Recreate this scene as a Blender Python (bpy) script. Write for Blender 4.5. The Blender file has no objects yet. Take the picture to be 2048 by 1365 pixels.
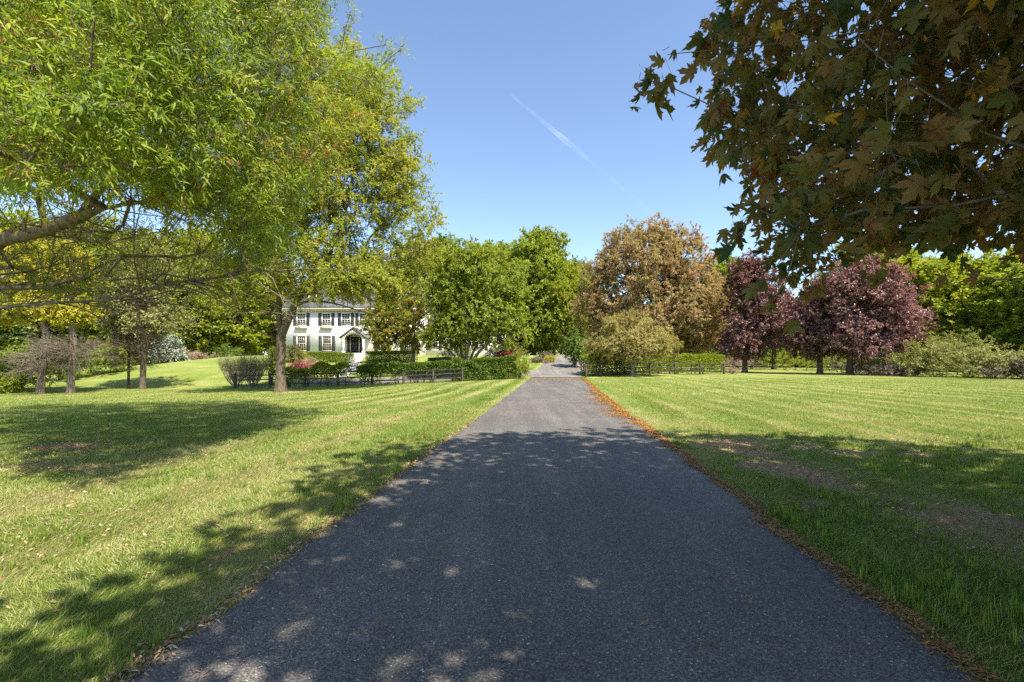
import bpy, math, random
import numpy as np
from mathutils import Vector

C = bpy.context.scene
COL = C.collection
F, CX, CY, EYE = 910.0, 1024.0, 719.0, 1.5      # focal length and horizon of the photograph, in its pixels
SUNV = np.array([0.42, -0.54, 1.0])             # towards the sun


# ------------------------------------------------------------------ numbers
def ss(a, b, x):
    t = np.clip((np.asarray(x, float) - a) / (b - a), 0, 1)
    return t * t * (3 - 2 * t)


def _hash(ix, iy, seed):
    h = np.sin(ix * 127.1 + iy * 311.7 + seed * 74.7) * 43758.5453
    return h - np.floor(h)


def vnoise(x, y, seed=0):
    x = np.asarray(x, float); y = np.asarray(y, float)
    ix, iy = np.floor(x), np.floor(y)
    fx, fy = x - ix, y - iy
    fx = fx * fx * (3 - 2 * fx); fy = fy * fy * (3 - 2 * fy)
    a, b = _hash(ix, iy, seed), _hash(ix + 1, iy, seed)
    c, d = _hash(ix, iy + 1, seed), _hash(ix + 1, iy + 1, seed)
    return a + (b - a) * fx + (c - a) * fy + (a - b - c + d) * fx * fy


def fbm(x, y, seed=0, o=3):
    s, amp, t = 0, 0.5, 0
    for i in range(o):
        s = s + amp * vnoise(x * 2 ** i, y * 2 ** i, seed + i * 13); t += amp; amp *= .5
    return s / t


def unit(v):
    return v / np.maximum(np.linalg.norm(v, axis=-1, keepdims=True), 1e-9)


def drive_c(Y):                     # centre line of the straight driveway
    return 0.18 + 0.0974 * (np.asarray(Y, float) - 2.1)


def H(X, Y):
    """height of the ground"""
    X = np.asarray(X, float); Y = np.asarray(Y, float)
    s = np.maximum(0, drive_c(np.minimum(Y, 40)) - 2.0 - X)
    left = -1.05 * np.tanh(s * 0.046 / 1.05) * ss(6, 30, Y)
    g = np.where(X > 0, 1 - ss(8, 18, X), 1 - 0.62 * ss(33, 50, -X))
    t = ss(37.5, 60, Y)
    z = left * (1 - t) + 2.0 * g * t
    z = z + 0.05 * (fbm(X * .13, Y * .13, 5) - .5) * ss(3, 9, np.abs(X - drive_c(Y)))
    return z


def PX(px, Y):
    return (px - CX) / F * Y


def at(px, py, Y):
    return np.array([PX(px, Y), Y, EYE + (CY - py) / F * Y])


# ------------------------------------------------------------------ materials
def new_mat(name):
    m = bpy.data.materials.new(name); m.use_nodes = True
    nt = m.node_tree; nt.nodes.clear()
    out = nt.nodes.new('ShaderNodeOutputMaterial')
    return m, nt, out


def ramp(nt, fac, cols):
    r = nt.nodes.new('ShaderNodeValToRGB')
    e = r.color_ramp.elements
    while len(e) < len(cols): e.new(0.5)
    for i, (p, c) in enumerate(cols):
        e[i].position = p; e[i].color = (*c, 1)
    if fac is not None: nt.links.new(fac, r.inputs[0])
    return r.outputs[0]


def noise(nt, scale, detail=4, vec=None, rough=.55):
    n = nt.nodes.new('ShaderNodeTexNoise')
    n.inputs['Scale'].default_value = scale; n.inputs['Detail'].default_value = detail
    n.inputs['Roughness'].default_value = rough
    if vec is not None: nt.links.new(vec, n.inputs['Vector'])
    return n.outputs[0]


def math_n(nt, op, a, b=None):
    n = nt.nodes.new('ShaderNodeMath'); n.operation = op
    for i, v in enumerate((a, b)):
        if v is None: continue
        if isinstance(v, (int, float)): n.inputs[i].default_value = v
        else: nt.links.new(v, n.inputs[i])
    return n.outputs[0]


def mixc(nt, fac, a, b, mode='MIX'):
    n = nt.nodes.new('ShaderNodeMix'); n.data_type = 'RGBA'; n.blend_type = mode
    for s, v in ((n.inputs[0], fac), (n.inputs[6], a), (n.inputs[7], b)):
        if isinstance(v, (int, float)): s.default_value = v
        elif isinstance(v, tuple): s.default_value = (*v, 1)
        else: nt.links.new(v, s)
    return n.outputs[2]


def attr(nt, name):
    a = nt.nodes.new('ShaderNodeAttribute'); a.attribute_name = name
    return a.outputs['Fac']


def bump(nt, h, strength=.4, dist=.02):
    b = nt.nodes.new('ShaderNodeBump')
    b.inputs['Strength'].default_value = strength; b.inputs['Distance'].default_value = dist
    nt.links.new(h, b.inputs['Height'])
    return b.outputs[0]


def coords(nt, kind='Object', scale=(1, 1, 1)):
    t = nt.nodes.new('ShaderNodeTexCoord')
    m = nt.nodes.new('ShaderNodeMapping'); m.inputs['Scale'].default_value = scale
    nt.links.new(t.outputs[kind], m.inputs[0])
    return m.outputs[0]


def leaf_mat(name, cols, trans=.4, warm=(1.25, 1.15, .5), rough=.5, spec=.35):
    m, nt, out = new_mat(name)
    col = ramp(nt, attr(nt, 'tint'), cols)
    p = nt.nodes.new('ShaderNodeBsdfPrincipled')
    p.inputs['Roughness'].default_value = rough
    p.inputs['Specular IOR Level'].default_value = spec
    nt.links.new(col, p.inputs['Base Color'])
    t = nt.nodes.new('ShaderNodeBsdfTranslucent')
    nt.links.new(mixc(nt, 1.0, col, warm, 'MULTIPLY'), t.inputs[0])
    mx = nt.nodes.new('ShaderNodeMixShader'); mx.inputs[0].default_value = trans
    nt.links.new(p.outputs[0], mx.inputs[1]); nt.links.new(t.outputs[0], mx.inputs[2])
    nt.links.new(mx.outputs[0], out.inputs[0])
    return m


def plain(name, c, rough=.7, var=.25, scale=6, bumpv=0.0, stretch=(1, 1, 1), spec=.3):
    m, nt, out = new_mat(name)
    v = coords(nt, 'Object', stretch)
    n = noise(nt, scale, 6, v)
    lo = tuple(x * (1 - var) for x in c); hi = tuple(min(1, x * (1 + var)) for x in c)
    p = nt.nodes.new('ShaderNodeBsdfPrincipled')
    nt.links.new(ramp(nt, n, [(.3, lo), (.7, hi)]), p.inputs['Base Color'])
    p.inputs['Roughness'].default_value = rough
    p.inputs['Specular IOR Level'].default_value = spec
    if bumpv: nt.links.new(bump(nt, n, bumpv, .03), p.inputs['Normal'])
    nt.links.new(p.outputs[0], out.inputs[0])
    return m


M = {}
M['bark'] = plain('bark', (.12, .09, .062), .9, .65, 7, .9, (2.2, 2.2, .45))
M['bark_mid'] = plain('bark_mid', (.17, .135, .10), .9, .6, 7, .9, (2.2, 2.2, .45))
M['bark_dark'] = plain('bark_dark', (.075, .058, .045), .9, .6, 8, .9, (2.2, 2.2, .45))
M['bark_grey'] = plain('bark_grey', (.2, .17, .145), .9, .55, 8, .8, (2, 2, .6))
M['twig_pale'] = plain('twig_pale', (.33, .27, .21), .9, .35, 5)
M['twig_tan'] = plain('twig_tan', (.2, .165, .125), .8, .35, 9)
M['wood'] = plain('weathered_wood', (.055, .046, .038), .9, .5, 9, .5, (1, 1, 1))
M['white'] = plain('white_painted_brick', (.8, .78, .73), .75, .05, 3)
M['cream'] = plain('cream_trim', (.62, .56, .44), .6, .06, 3)
M['trim'] = plain('white_trim', (.8, .79, .76), .5, .04, 3)
M['shutter'] = plain('charcoal_shutter', (.06, .06, .068), .6, .15, 5)
M['door'] = plain('dark_green_door', (.016, .024, .02), .25, .1, 5, spec=.5)
M['stone'] = plain('pale_stone', (.4, .37, .33), .85, .2, 4)
M['iron'] = plain('black_iron', (.02, .02, .022), .5, .3, 8)
M['marker'] = plain('green_plastic', (.12, .3, .22), .5, .1, 5)
M['glass'] = plain('window_glass', (.022, .026, .03), .06, .2, 1.3, spec=.6)

G = 'green'
M['willow'] = leaf_mat('willow_oak_leaf', [(0, (.11, .18, .012)), (.45, (.26, .36, .025)), (.93, (.44, .48, .06)), (.95, (.4, .23, .06)), (1, (.4, .2, .06))], .52)
M['oak'] = leaf_mat('oak_leaf', [(0, (.18, .23, .022)), (.5, (.34, .39, .045)), (.9, (.44, .44, .07)), (.96, (.45, .33, .06)), (1, (.46, .28, .06))], .52)
M['yellowoak'] = leaf_mat('yellowing_leaf', [(0, (.15, .2, .02)), (.5, (.3, .33, .04)), (.8, (.4, .36, .045)), (.93, (.45, .3, .04)), (1, (.46, .23, .04))], .5)
M['green'] = leaf_mat('green_leaf', [(0, (.12, .17, .016)), (.5, (.27, .34, .035)), (1, (.38, .43, .065))], .48)
M['deep'] = leaf_mat('deep_green_leaf', [(0, (.055, .115, .02)), (.5, (.125, .21, .03)), (1, (.24, .32, .06))], .4)
M['lime'] = leaf_mat('lime_leaf', [(0, (.17, .22, .018)), (.5, (.31, .36, .03)), (1, (.43, .44, .06))], .48)
M['gold'] = leaf_mat('golden_leaf', [(0, (.3, .3, .03)), (.5, (.5, .47, .035)), (1, (.62, .56, .08))], .5)
M['olive'] = leaf_mat('olive_leaf', [(0, (.16, .18, .04)), (.5, (.29, .31, .08)), (1, (.43, .43, .19))], .4)
M['copper'] = leaf_mat('copper_leaf', [(0, (.25, .28, .07)), (.4, (.4, .35, .12)), (.68, (.5, .32, .18)), (1, (.56, .34, .26))], .46, (1.15, 1.0, .65))
M['cream_leaf'] = leaf_mat('cream_leaf', [(0, (.2, .2, .05)), (.5, (.38, .33, .11)), (1, (.5, .43, .2))], .4)
M['purple'] = leaf_mat('purple_leaf', [(0, (.085, .042, .045)), (.5, (.2, .105, .105)), (.85, (.33, .205, .185)), (1, (.46, .35, .34))], .36, (1.45, .8, .55), .4, .5)
M['foremaple'] = leaf_mat('bronze_maple_leaf', [(0, (.07, .115, .045)), (.3, (.18, .185, .055)), (.6, (.27, .21, .075)), (.93, (.29, .165, .075)), (.985, (.28, .09, .06)), (1, (.6, .38, .04))], .46, (1.45, 1.1, .45), .55, .2)
M['red'] = leaf_mat('red_leaf', [(0, (.16, .012, .018)), (.5, (.34, .03, .04)), (1, (.5, .09, .09))], .35, (1.3, .7, .6))
M['pinkred'] = leaf_mat('pink_red_leaf', [(0, (.22, .05, .06)), (.5, (.4, .1, .13)), (1, (.55, .2, .22))], .35, (1.3, .7, .6))
M['blossom'] = leaf_mat('white_blossom', [(0, (.05, .1, .02)), (.45, (.1, .15, .04)), (.5, (.7, .7, .66)), (1, (.82, .82, .8))], .3, (1, 1, .95))
M['box'] = leaf_mat('boxwood_leaf', [(0, (.09, .14, .014)), (.5, (.19, .26, .025)), (1, (.3, .35, .045))], .3)
M['bramble'] = leaf_mat('bramble_leaf', [(0, (.1, .07, .06)), (.5, (.2, .15, .12)), (.8, (.2, .19, .09)), (1, (.28, .27, .14))], .25, (1.1, 1, .8))
M['dryshrub'] = leaf_mat('dry_shrub_leaf', [(0, (.22, .14, .1)), (.5, (.38, .27, .19)), (1, (.5, .38, .28))], .3, (1.1, 1, .8))
M['photinia'] = leaf_mat('red_tipped_leaf', [(0, (.06, .09, .02)), (.6, (.15, .18, .04)), (.8, (.3, .15, .05)), (1, (.42, .16, .07))], .32)
M['grass'] = leaf_mat('grass_blade', [(0, (.085, .165, .025)), (.3, (.15, .24, .032)), (.55, (.24, .31, .05)), (.78, (.38, .375, .125)), (1, (.54, .47, .27))], .4, (1.15, 1.1, .6), .55, .3)
M['catkin'] = leaf_mat('catkin', [(0, (.13, .065, .02)), (.45, (.32, .155, .035)), (1, (.5, .26, .06))], .15, (1, 1, .8))
M['litter'] = leaf_mat('dead_leaf', [(0, (.14, .075, .04)), (.55, (.32, .18, .09)), (.85, (.46, .31, .17)), (1, (.62, .54, .42))], .15, (1, 1, .8))
M['petal'] = leaf_mat('petal', [(0, (.45, .47, .4)), (1, (.7, .7, .66))], .2, (1, 1, 1))


def ground_mat():
    m, nt, out = new_mat('lawn_ground')
    v = coords(nt, 'Object')
    n1 = noise(nt, .35, 5, v); n2 = noise(nt, 3.2, 6, v, .7); n3 = noise(nt, 28, 5, v, .75); n4 = noise(nt, 130, 3, v, .8)
    t = attr(nt, 'tint')                        # mowing and dryness of the turf
    f = math_n(nt, 'ADD', t, math_n(nt, 'MULTIPLY', math_n(nt, 'SUBTRACT', n2, .5), .35))
    f = math_n(nt, 'ADD', f, math_n(nt, 'MULTIPLY', math_n(nt, 'SUBTRACT', n3, .5), .55))
    f = math_n(nt, 'ADD', f, math_n(nt, 'MULTIPLY', math_n(nt, 'SUBTRACT', n4, .5), .5))
    grass = ramp(nt, f, [(0, (.06, .115, .015)), (.3, (.13, .195, .028)), (.55, (.205, .25, .052)), (.78, (.34, .33, .115)), (1, (.46, .39, .22))])
    soil = ramp(nt, math_n(nt, 'ADD', math_n(nt, 'MULTIPLY', n3, .6), math_n(nt, 'MULTIPLY', n4, .4)),
                [(.28, (.2, .115, .05)), (.5, (.47, .31, .155)), (.68, (.66, .49, .3))])
    b = math_n(nt, 'ADD', attr(nt, 'bare'), math_n(nt, 'MULTIPLY', math_n(nt, 'SUBTRACT', n3, .5), .8))
    bf = nt.nodes.new('ShaderNodeMapRange'); bf.inputs[1].default_value = .3; bf.inputs[2].default_value = .62
    nt.links.new(b, bf.inputs[0])
    p = nt.nodes.new('ShaderNodeBsdfPrincipled'); p.inputs['Roughness'].default_value = .9
    p.inputs['Specular IOR Level'].default_value = .1
    nt.links.new(mixc(nt, bf.outputs[0], grass, soil), p.inputs['Base Color'])
    hh = math_n(nt, 'ADD', n4, math_n(nt, 'MULTIPLY', n3, 1.5))
    nt.links.new(bump(nt, hh, .9, .035), p.inputs['Normal'])
    nt.links.new(p.outputs[0], out.inputs[0])
    return m


def asphalt_mat(name, base=1.0, warm=(1, 1, 1)):
    m, nt, out = new_mat(name)
    v = coords(nt, 'Object')
    vo = nt.nodes.new('ShaderNodeTexVoronoi'); vo.inputs['Scale'].default_value = 130
    vo.inputs['Randomness'].default_value = 1
    nt.links.new(v, vo.inputs['Vector'])
    sep = nt.nodes.new('ShaderNodeSeparateColor'); nt.links.new(vo.outputs['Color'], sep.inputs[0])
    w = [tuple(base * x * k for x, k in zip(c, warm)) for c in ((.038, .039, .042), (.072, .071, .072), (.135, .13, .124), (.32, .31, .29))]
    stones = ramp(nt, sep.outputs[0], [(0, w[0]), (.55, w[1]), (.9, w[2]), (.988, w[2]), (.996, w[3])])
    big = noise(nt, .5, 5, v, .6)
    wear = noise(nt, 1, 4, coords(nt, 'Object', (2.2, .12, 1)), .6)
    k = math_n(nt, 'ADD', math_n(nt, 'MULTIPLY', big, .7), math_n(nt, 'MULTIPLY', wear, .7))
    kk = ramp(nt, k, [(.38, (.8, .79, .78)), (.66, (1.2, 1.15, 1.09)), (.95, (1.75, 1.66, 1.55))])
    p = nt.nodes.new('ShaderNodeBsdfPrincipled'); p.inputs['Roughness'].default_value = .78
    p.inputs['Specular IOR Level'].default_value = .35
    nt.links.new(mixc(nt, 1.0, stones, kk, 'MULTIPLY'), p.inputs['Base Color'])
    hgt = math_n(nt, 'SUBTRACT', 1.0, vo.outputs['Distance'])
    nt.links.new(bump(nt, math_n(nt, 'ADD', hgt, sep.outputs[1]), .55, .006), p.inputs['Normal'])
    nt.links.new(p.outputs[0], out.inputs[0])
    return m


def roof_mat():
    m, nt, out = new_mat('slate_shingle')
    v = coords(nt, 'Object')
    b = nt.nodes.new('ShaderNodeTexBrick')
    b.inputs['Scale'].default_value = 1; b.inputs['Brick Width'].default_value = .35; b.inputs['Row Height'].default_value = .16
    b.inputs['Mortar Size'].default_value = .012
    b.inputs['Color1'].default_value = (.085, .085, .095, 1); b.inputs['Color2'].default_value = (.17, .165, .175, 1)
    b.inputs['Mortar'].default_value = (.04, .04, .045, 1)
    mp = nt.nodes.new('ShaderNodeMapping'); mp.inputs['Rotation'].default_value = (math.radians(90), 0, 0)
    nt.links.new(v, mp.inputs[0]); nt.links.new(mp.outputs[0], b.inputs['Vector'])
    p = nt.nodes.new('ShaderNodeBsdfPrincipled'); p.inputs['Roughness'].default_value = .8
    nt.links.new(b.outputs[0], p.inputs['Base Color'])
    nt.links.new(p.outputs[0], out.inputs[0])
    return m


M['ground'] = ground_mat()
M['asphalt'] = asphalt_mat('asphalt', 1.16, (1.04, 1.0, .96))
M['court'] = asphalt_mat('court_asphalt', 1.7, (1.02, 1, .97))
M['roof'] = roof_mat()


# ------------------------------------------------------------------ objects
ORG = {}


def tag(o, label=None, cat=None, group=None, kind=None):
    if label: o['label'] = label
    if cat: o['category'] = cat
    if group: o['group'] = group
    if kind: o['kind'] = kind
    return o


def thing(name, label, cat, loc, group=None):
    o = bpy.data.objects.new(name, None); COL.objects.link(o)
    o.location = [float(v) for v in loc]; o.empty_display_size = .3
    ORG[o.name] = np.array(loc, float)
    return tag(o, label, cat, group)


def copy_tree(o, parent=None):
    c = o.copy(); COL.objects.link(c)
    if parent is not None: c.parent = parent
    for ch in list(o.children): copy_tree(ch, c)
    return c


class MB:
    """collects numpy geometry for ONE mesh object"""
    def __init__(s): s.v, s.f, s.n, s.a = [], [], 0, []

    def add(s, V, polys, tint=0.5):
        V = np.asarray(V, float).reshape(-1, 3)
        s.v.append(V)
        polys = [np.asarray(p) + s.n for p in polys]
        s.f.append(('l', polys)); s.a.append(np.full(len(polys), tint, float)); s.n += len(V)

    def add_np(s, V, loops, totals, tint):
        s.v.append(V.reshape(-1, 3)); s.f.append(('n', loops.ravel() + s.n, totals)); s.a.append(tint); s.n += len(s.v[-1])

    def box(s, x0, x1, y0, y1, z0, z1):
        V = [(x, y, z) for z in (z0, z1) for y in (y0, y1) for x in (x0, x1)]
        s.add(V, [(0, 2, 3, 1), (4, 5, 7, 6), (0, 1, 5, 4), (2, 6, 7, 3), (0, 4, 6, 2), (1, 3, 7, 5)])

    def prism(s, poly, y0, y1):
        """polygon in x,z pushed along y"""
        n = len(poly)
        V = [(x, y0, z) for x, z in poly] + [(x, y1, z) for x, z in poly]
        s.add(V, [tuple(range(n)), tuple(range(2 * n - 1, n - 1, -1))] + [(i, i + n, (i + 1) % n + n, (i + 1) % n) for i in range(n)])

    def prism_x(s, poly, x0, x1):
        n = len(poly)
        V = [(x0, y, z) for y, z in poly] + [(x1, y, z) for y, z in poly]
        s.add(V, [tuple(range(n)), tuple(range(2 * n - 1, n - 1, -1))] + [(i, i + n, (i + 1) % n + n, (i + 1) % n) for i in range(n)])

    def lathe(s, cx, cy, prof, n=14):
        V = [(cx + r * math.cos(6.28318 * i / n), cy + r * math.sin(6.28318 * i / n), z) for r, z in prof for i in range(n)]
        P = [(j * n + i, j * n + (i + 1) % n, (j + 1) * n + (i + 1) % n, (j + 1) * n + i) for j in range(len(prof) - 1) for i in range(n)]
        s.add(V, P)

    def tube(s, P, R, sides, lump=0.0, rng=None):
        P = np.asarray(P, float); m = len(P)
        T = unit(np.gradient(P, axis=0))
        ref = np.array([1.0, 0, 0]) if abs(T[0][2]) > .7 else np.array([0, 0, 1.0])
        u = unit(np.cross(T[0], ref)); rings = []
        a = np.arange(sides) * 2 * math.pi / sides
        for i in range(m):
            u = unit(u - T[i] * np.dot(u, T[i])); w = np.cross(T[i], u)
            r = R[i]
            if np.ndim(lump):
                r = r * (1 + lump[i] * (np.cos(a * 5 + 1.0) * .6 + np.cos(a * 3 + 2.2) * .4))
            else:
                r = np.full(sides, r)
            rings.append(P[i] + np.cos(a)[:, None] * r[:, None] * u + np.sin(a)[:, None] * r[:, None] * w)
        i = np.arange(m - 1)[:, None] * sides; k = np.arange(sides)[None]; k2 = (k + 1) % sides
        q = np.stack([i + k, i + k2, i + sides + k2, i + sides + k], -1).reshape(-1, 4)
        s.add_np(np.concatenate(rings), q, np.full(len(q), 4), np.full(len(q), .5))

    def rods(s, A, B, ra, rb):
        """many thin three-sided twigs"""
        A = np.asarray(A); B = np.asarray(B); n = len(A)
        if n == 0: return
        T = unit(B - A); ref = np.where(np.abs(T[:, 2:3]) > .8, [[1.0, 0, 0]], [[0, 0, 1.0]])
        u = unit(np.cross(T, ref)); w = np.cross(T, u)
        V = []
        for base, r in ((A, ra), (B, rb)):
            r = np.broadcast_to(np.asarray(r, float), (n,))[:, None]
            for k in range(3):
                c, d = math.cos(2.0944 * k), math.sin(2.0944 * k)
                V.append(base + (c * u + d * w) * r)
        V = np.stack(V, 1)
        q = np.array([[0, 1, 4, 3], [1, 2, 5, 4], [2, 0, 3, 5]])
        L = (q[None] + (np.arange(n) * 6)[:, None, None]).reshape(-1, 4)
        s.add_np(V, L, np.full(len(L), 4), np.full(len(L), .5))

    def mesh(s, name, org=(0, 0, 0), extra=None):
        me = bpy.data.meshes.new(name)
        V = (np.concatenate(s.v) - np.asarray(org)).astype(np.float32)
        lo, to = [], []
        for f in s.f:
            if f[0] == 'l':
                for p in f[1]: lo.append(p); to.append(np.array([len(p)]))
            else: lo.append(f[1]); to.append(np.asarray(f[2]))
        lo = np.concatenate(lo).astype(np.int32); to = np.concatenate(to).astype(np.int32)
        me.vertices.add(len(V)); me.vertices.foreach_set('co', V.ravel())
        me.loops.add(len(lo)); me.loops.foreach_set('vertex_index', lo)
        me.polygons.add(len(to)); me.polygons.foreach_set('loop_start', np.concatenate([[0], np.cumsum(to)[:-1]]).astype(np.int32))
        me.update(calc_edges=True)
        a = me.attributes.new('tint', 'FLOAT', 'FACE')
        a.data.foreach_set('value', np.concatenate(s.a).astype(np.float32))
        return me

    def build(s, name, mat, parent=None, smooth=False):
        org = ORG[parent.name] if parent is not None else np.zeros(3)
        me = s.mesh(name, org)
        me.materials.append(mat)
        if smooth: me.polygons.foreach_set('use_smooth', np.ones(len(me.polygons), bool))
        o = bpy.data.objects.new(name, me); COL.objects.link(o)
        if parent is not None: o.parent = parent
        ORG[o.name] = org
        return o


# ------------------------------------------------------------------ leaves
def maple_template(teeth=True, fold=.28, curl=.3):
    """outline of a five-lobed leaf, base at the stalk, tip at y = 1"""
    half = [(0, 0), (.13, -.04), (.30, -.08), (.27, .03), (.47, .06), (.40, .15), (.24, .22),
            (.40, .30), (.52, .36), (.50, .44), (.66, .62), (.49, .58), (.42, .66), (.33, .60), (.17, .50),
            (.20, .66), (.26, .76), (.17, .78), (.12, .88), (0, 1.05)]
    if not teeth:
        half = [(0, 0), (.3, -.06), (.45, .08), (.24, .22), (.64, .6), (.34, .6), (.17, .5), (.22, .76), (0, 1.05)]
    P = half + [(-x, y) for x, y in half[-2:0:-1]]
    V = [(0, .36, .03)] + [(x, y, -fold * abs(x) ** 1.3 - curl * max(0, y - .2) ** 2 - .12 * (abs(x) > .44)) for x, y in P]
    n = len(P)
    return np.array(V), [(0, 1 + i, 1 + (i + 1) % n) for i in range(n)]


TEMPL = {
    'leaf': (np.array([(0, 0, 0), (.5, .42, .1), (0, 1, -.08), (-.5, .42, .1)]), [(0, 1, 2, 3)]),
    'willow': (np.array([(0, 0, 0), (.5, .3, .02), (-.5, .3, .02), (.42, .68, -.04), (-.42, .68, -.04), (0, 1, -.16)]), [(0, 1, 2), (1, 3, 4, 2), (3, 5, 4)]),
    'blade': (np.array([(-.5, 0, 0), (.5, 0, 0), (-.4, .5, .04), (.4, .5, .04), (0, 1, .26)]), [(0, 1, 3, 2), (2, 3, 4)]),
    'maple': maple_template(True), 'maple_folded': maple_template(True, 1.0, .55), 'maple_plain': maple_template(False),
}


def add_leaves(mb, kind, pos, d, nrm, length, width, tint):
    tv, tp = TEMPL[kind]
    n = len(pos)
    if n == 0: return
    d = unit(d); side = unit(np.cross(d, nrm)); n2 = np.cross(side, d)
    length = np.broadcast_to(length, (n,))[:, None, None]; width = np.broadcast_to(width, (n,))[:, None, None]
    V = pos[:, None] + tv[None, :, 0:1] * width * side[:, None] + tv[None, :, 1:2] * length * d[:, None] + tv[None, :, 2:3] * length * n2[:, None]
    lp = np.concatenate([np.array(p) for p in tp]); tot = np.array([len(p) for p in tp])
    L = (lp[None] + (np.arange(n) * len(tv))[:, None])
    mb.add_np(V.reshape(-1, 3), L, np.tile(tot, n), np.repeat(np.clip(tint, 0, 1), len(tp)))


def sprays(rng, cen, rad, per, twigs, out_c, spread=1.0, droop=.15, up=.25, tint=(.5, .22), hang=.2, ctint=.12, keep=None):
    """leaf positions along short twigs that fill each clump of a crown"""
    N = len(cen)
    per = np.maximum(twigs, np.broadcast_to(per, (N,)).astype(int)); lp = np.maximum(1, per // twigs)
    ci = np.repeat(np.arange(N), twigs); T = len(ci)
    outd = unit(cen - out_c)
    d = unit(rng.normal(size=(T, 3)) * spread + outd[ci] * .7 + np.array([0, 0, up]))
    o = cen[ci] + rng.normal(size=(T, 3)) * (rad[ci] * .28)[:, None]
    ln = rad[ci] * rng.uniform(.6, 1.15, T)
    ti = np.repeat(np.arange(T), lp[ci]); K = len(ti)
    t = rng.uniform(.1, 1.05, K)
    p = o[ti] + d[ti] * (ln[ti] * t)[:, None]
    p[:, 2] -= droop * ln[ti] * t * t
    p += rng.normal(size=(K, 3)) * (rad[ci][ti] * .07)[:, None]
    ld = unit(d[ti] * .7 + rng.normal(size=(K, 3)) * .55 + np.array([0, 0, -hang]))
    nr = unit(np.array([.16, -.2, .5]) + outd[ci][ti] * .65 + rng.normal(size=(K, 3)) * .5)
    ct = rng.normal(size=N) * ctint
    tt = tint[0] + ct[ci][ti] + rng.normal(size=K) * tint[1]
    e = o + d * ln[:, None]; e[:, 2] -= droop * ln
    return p, ld, nr, tt, (cen[ci], o, e, ln)


def crown(rng, ell, n, rmin, rmax, shell=2.0, rough=.18):
    """clump centres through the union of ellipsoids (cx, cy, cz, rx, ry, rz)"""
    E = np.array(ell, float); vol = E[:, 3] * E[:, 4] * E[:, 5]; vol = vol ** .75
    k = rng.choice(len(E), size=n * 3, p=vol / vol.sum())
    d = unit(rng.normal(size=(n * 3, 3)))
    a = np.arctan2(d[:, 1], d[:, 0])
    lump = 1 + rough * (np.sin(a * 3 + k * 1.7 + d[:, 2] * 4) * .5 + np.sin(a * 7 + d[:, 2] * 9 + k) * .5)
    r = rng.uniform(0, 1, n * 3) ** (1 / shell) * lump
    p = E[k, :3] + d * E[k, 3:] * r[:, None] * .93
    keep = []                                     # thin out, so that clumps do not pile up
    rr = rng.uniform(rmin, rmax, n * 3)
    for i in range(len(p)):
        if len(keep) >= n: break
        if keep:
            q = p[keep]
            if np.min(np.sum((q - p[i]) ** 2, 1)) < (.38 * rr[i]) ** 2: continue
        keep.append(i)
    return p[keep], rr[keep]


def skeleton(rng, trunk, cen, limbs=(), step=.7, zmin=None, lift=.12):
    cap = 4000 + len(cen) * 14
    P = np.zeros((cap, 3)); par = np.full(cap, -1); n = 0

    def put(poly, start):
        nonlocal n
        j = start
        for q in poly:
            P[n] = q; par[n] = j; j = n; n += 1
        return j

    def resample(poly, st):
        poly = np.asarray(poly, float); out = [poly[0]]
        for a, b in zip(poly[:-1], poly[1:]):
            k = max(1, int(round(np.linalg.norm(b - a) / st)))
            for i in range(1, k + 1): out.append(a + (b - a) * i / k)
        out = np.array(out)
        for _ in range(2): out[1:-1] = (out[:-2] + 2 * out[1:-1] + out[2:]) / 4
        return out
    put(resample(trunk, min(step, .5)), -1)
    for L in limbs:
        L = resample(L, step * .7)
        j = int(np.argmin(np.sum((P[:n] - L[0]) ** 2, 1)))
        put(L[1:], j)
    bole = zmin if zmin is not None else trunk[0][2] + .35 * (trunk[-1][2] - trunk[0][2])
    ax = np.asarray(trunk[-1])
    order = np.argsort(np.linalg.norm(cen - np.asarray(trunk[len(trunk) // 2]), axis=1))
    for i in order:
        c = cen[i]
        Q = P[:n]
        d = np.linalg.norm(Q - c, axis=1)
        cost = d + 1.1 * np.maximum(0, Q[:, 2] - c[2] + .15 * d) + np.where(Q[:, 2] < bole, 50, 0)
        j = int(np.argmin(cost)); dd = d[j]
        k = max(1, int(round(dd / step)))
        mid = (P[j] + c) / 2 + np.array([0, 0, lift * dd]) + rng.normal(size=3) * .07 * dd
        t = (np.arange(1, k + 1) / k)[:, None]
        put((1 - t) ** 2 * P[j] + 2 * t * (1 - t) * mid + t * t * c, j)
    return P[:n], par[:n]


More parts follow.
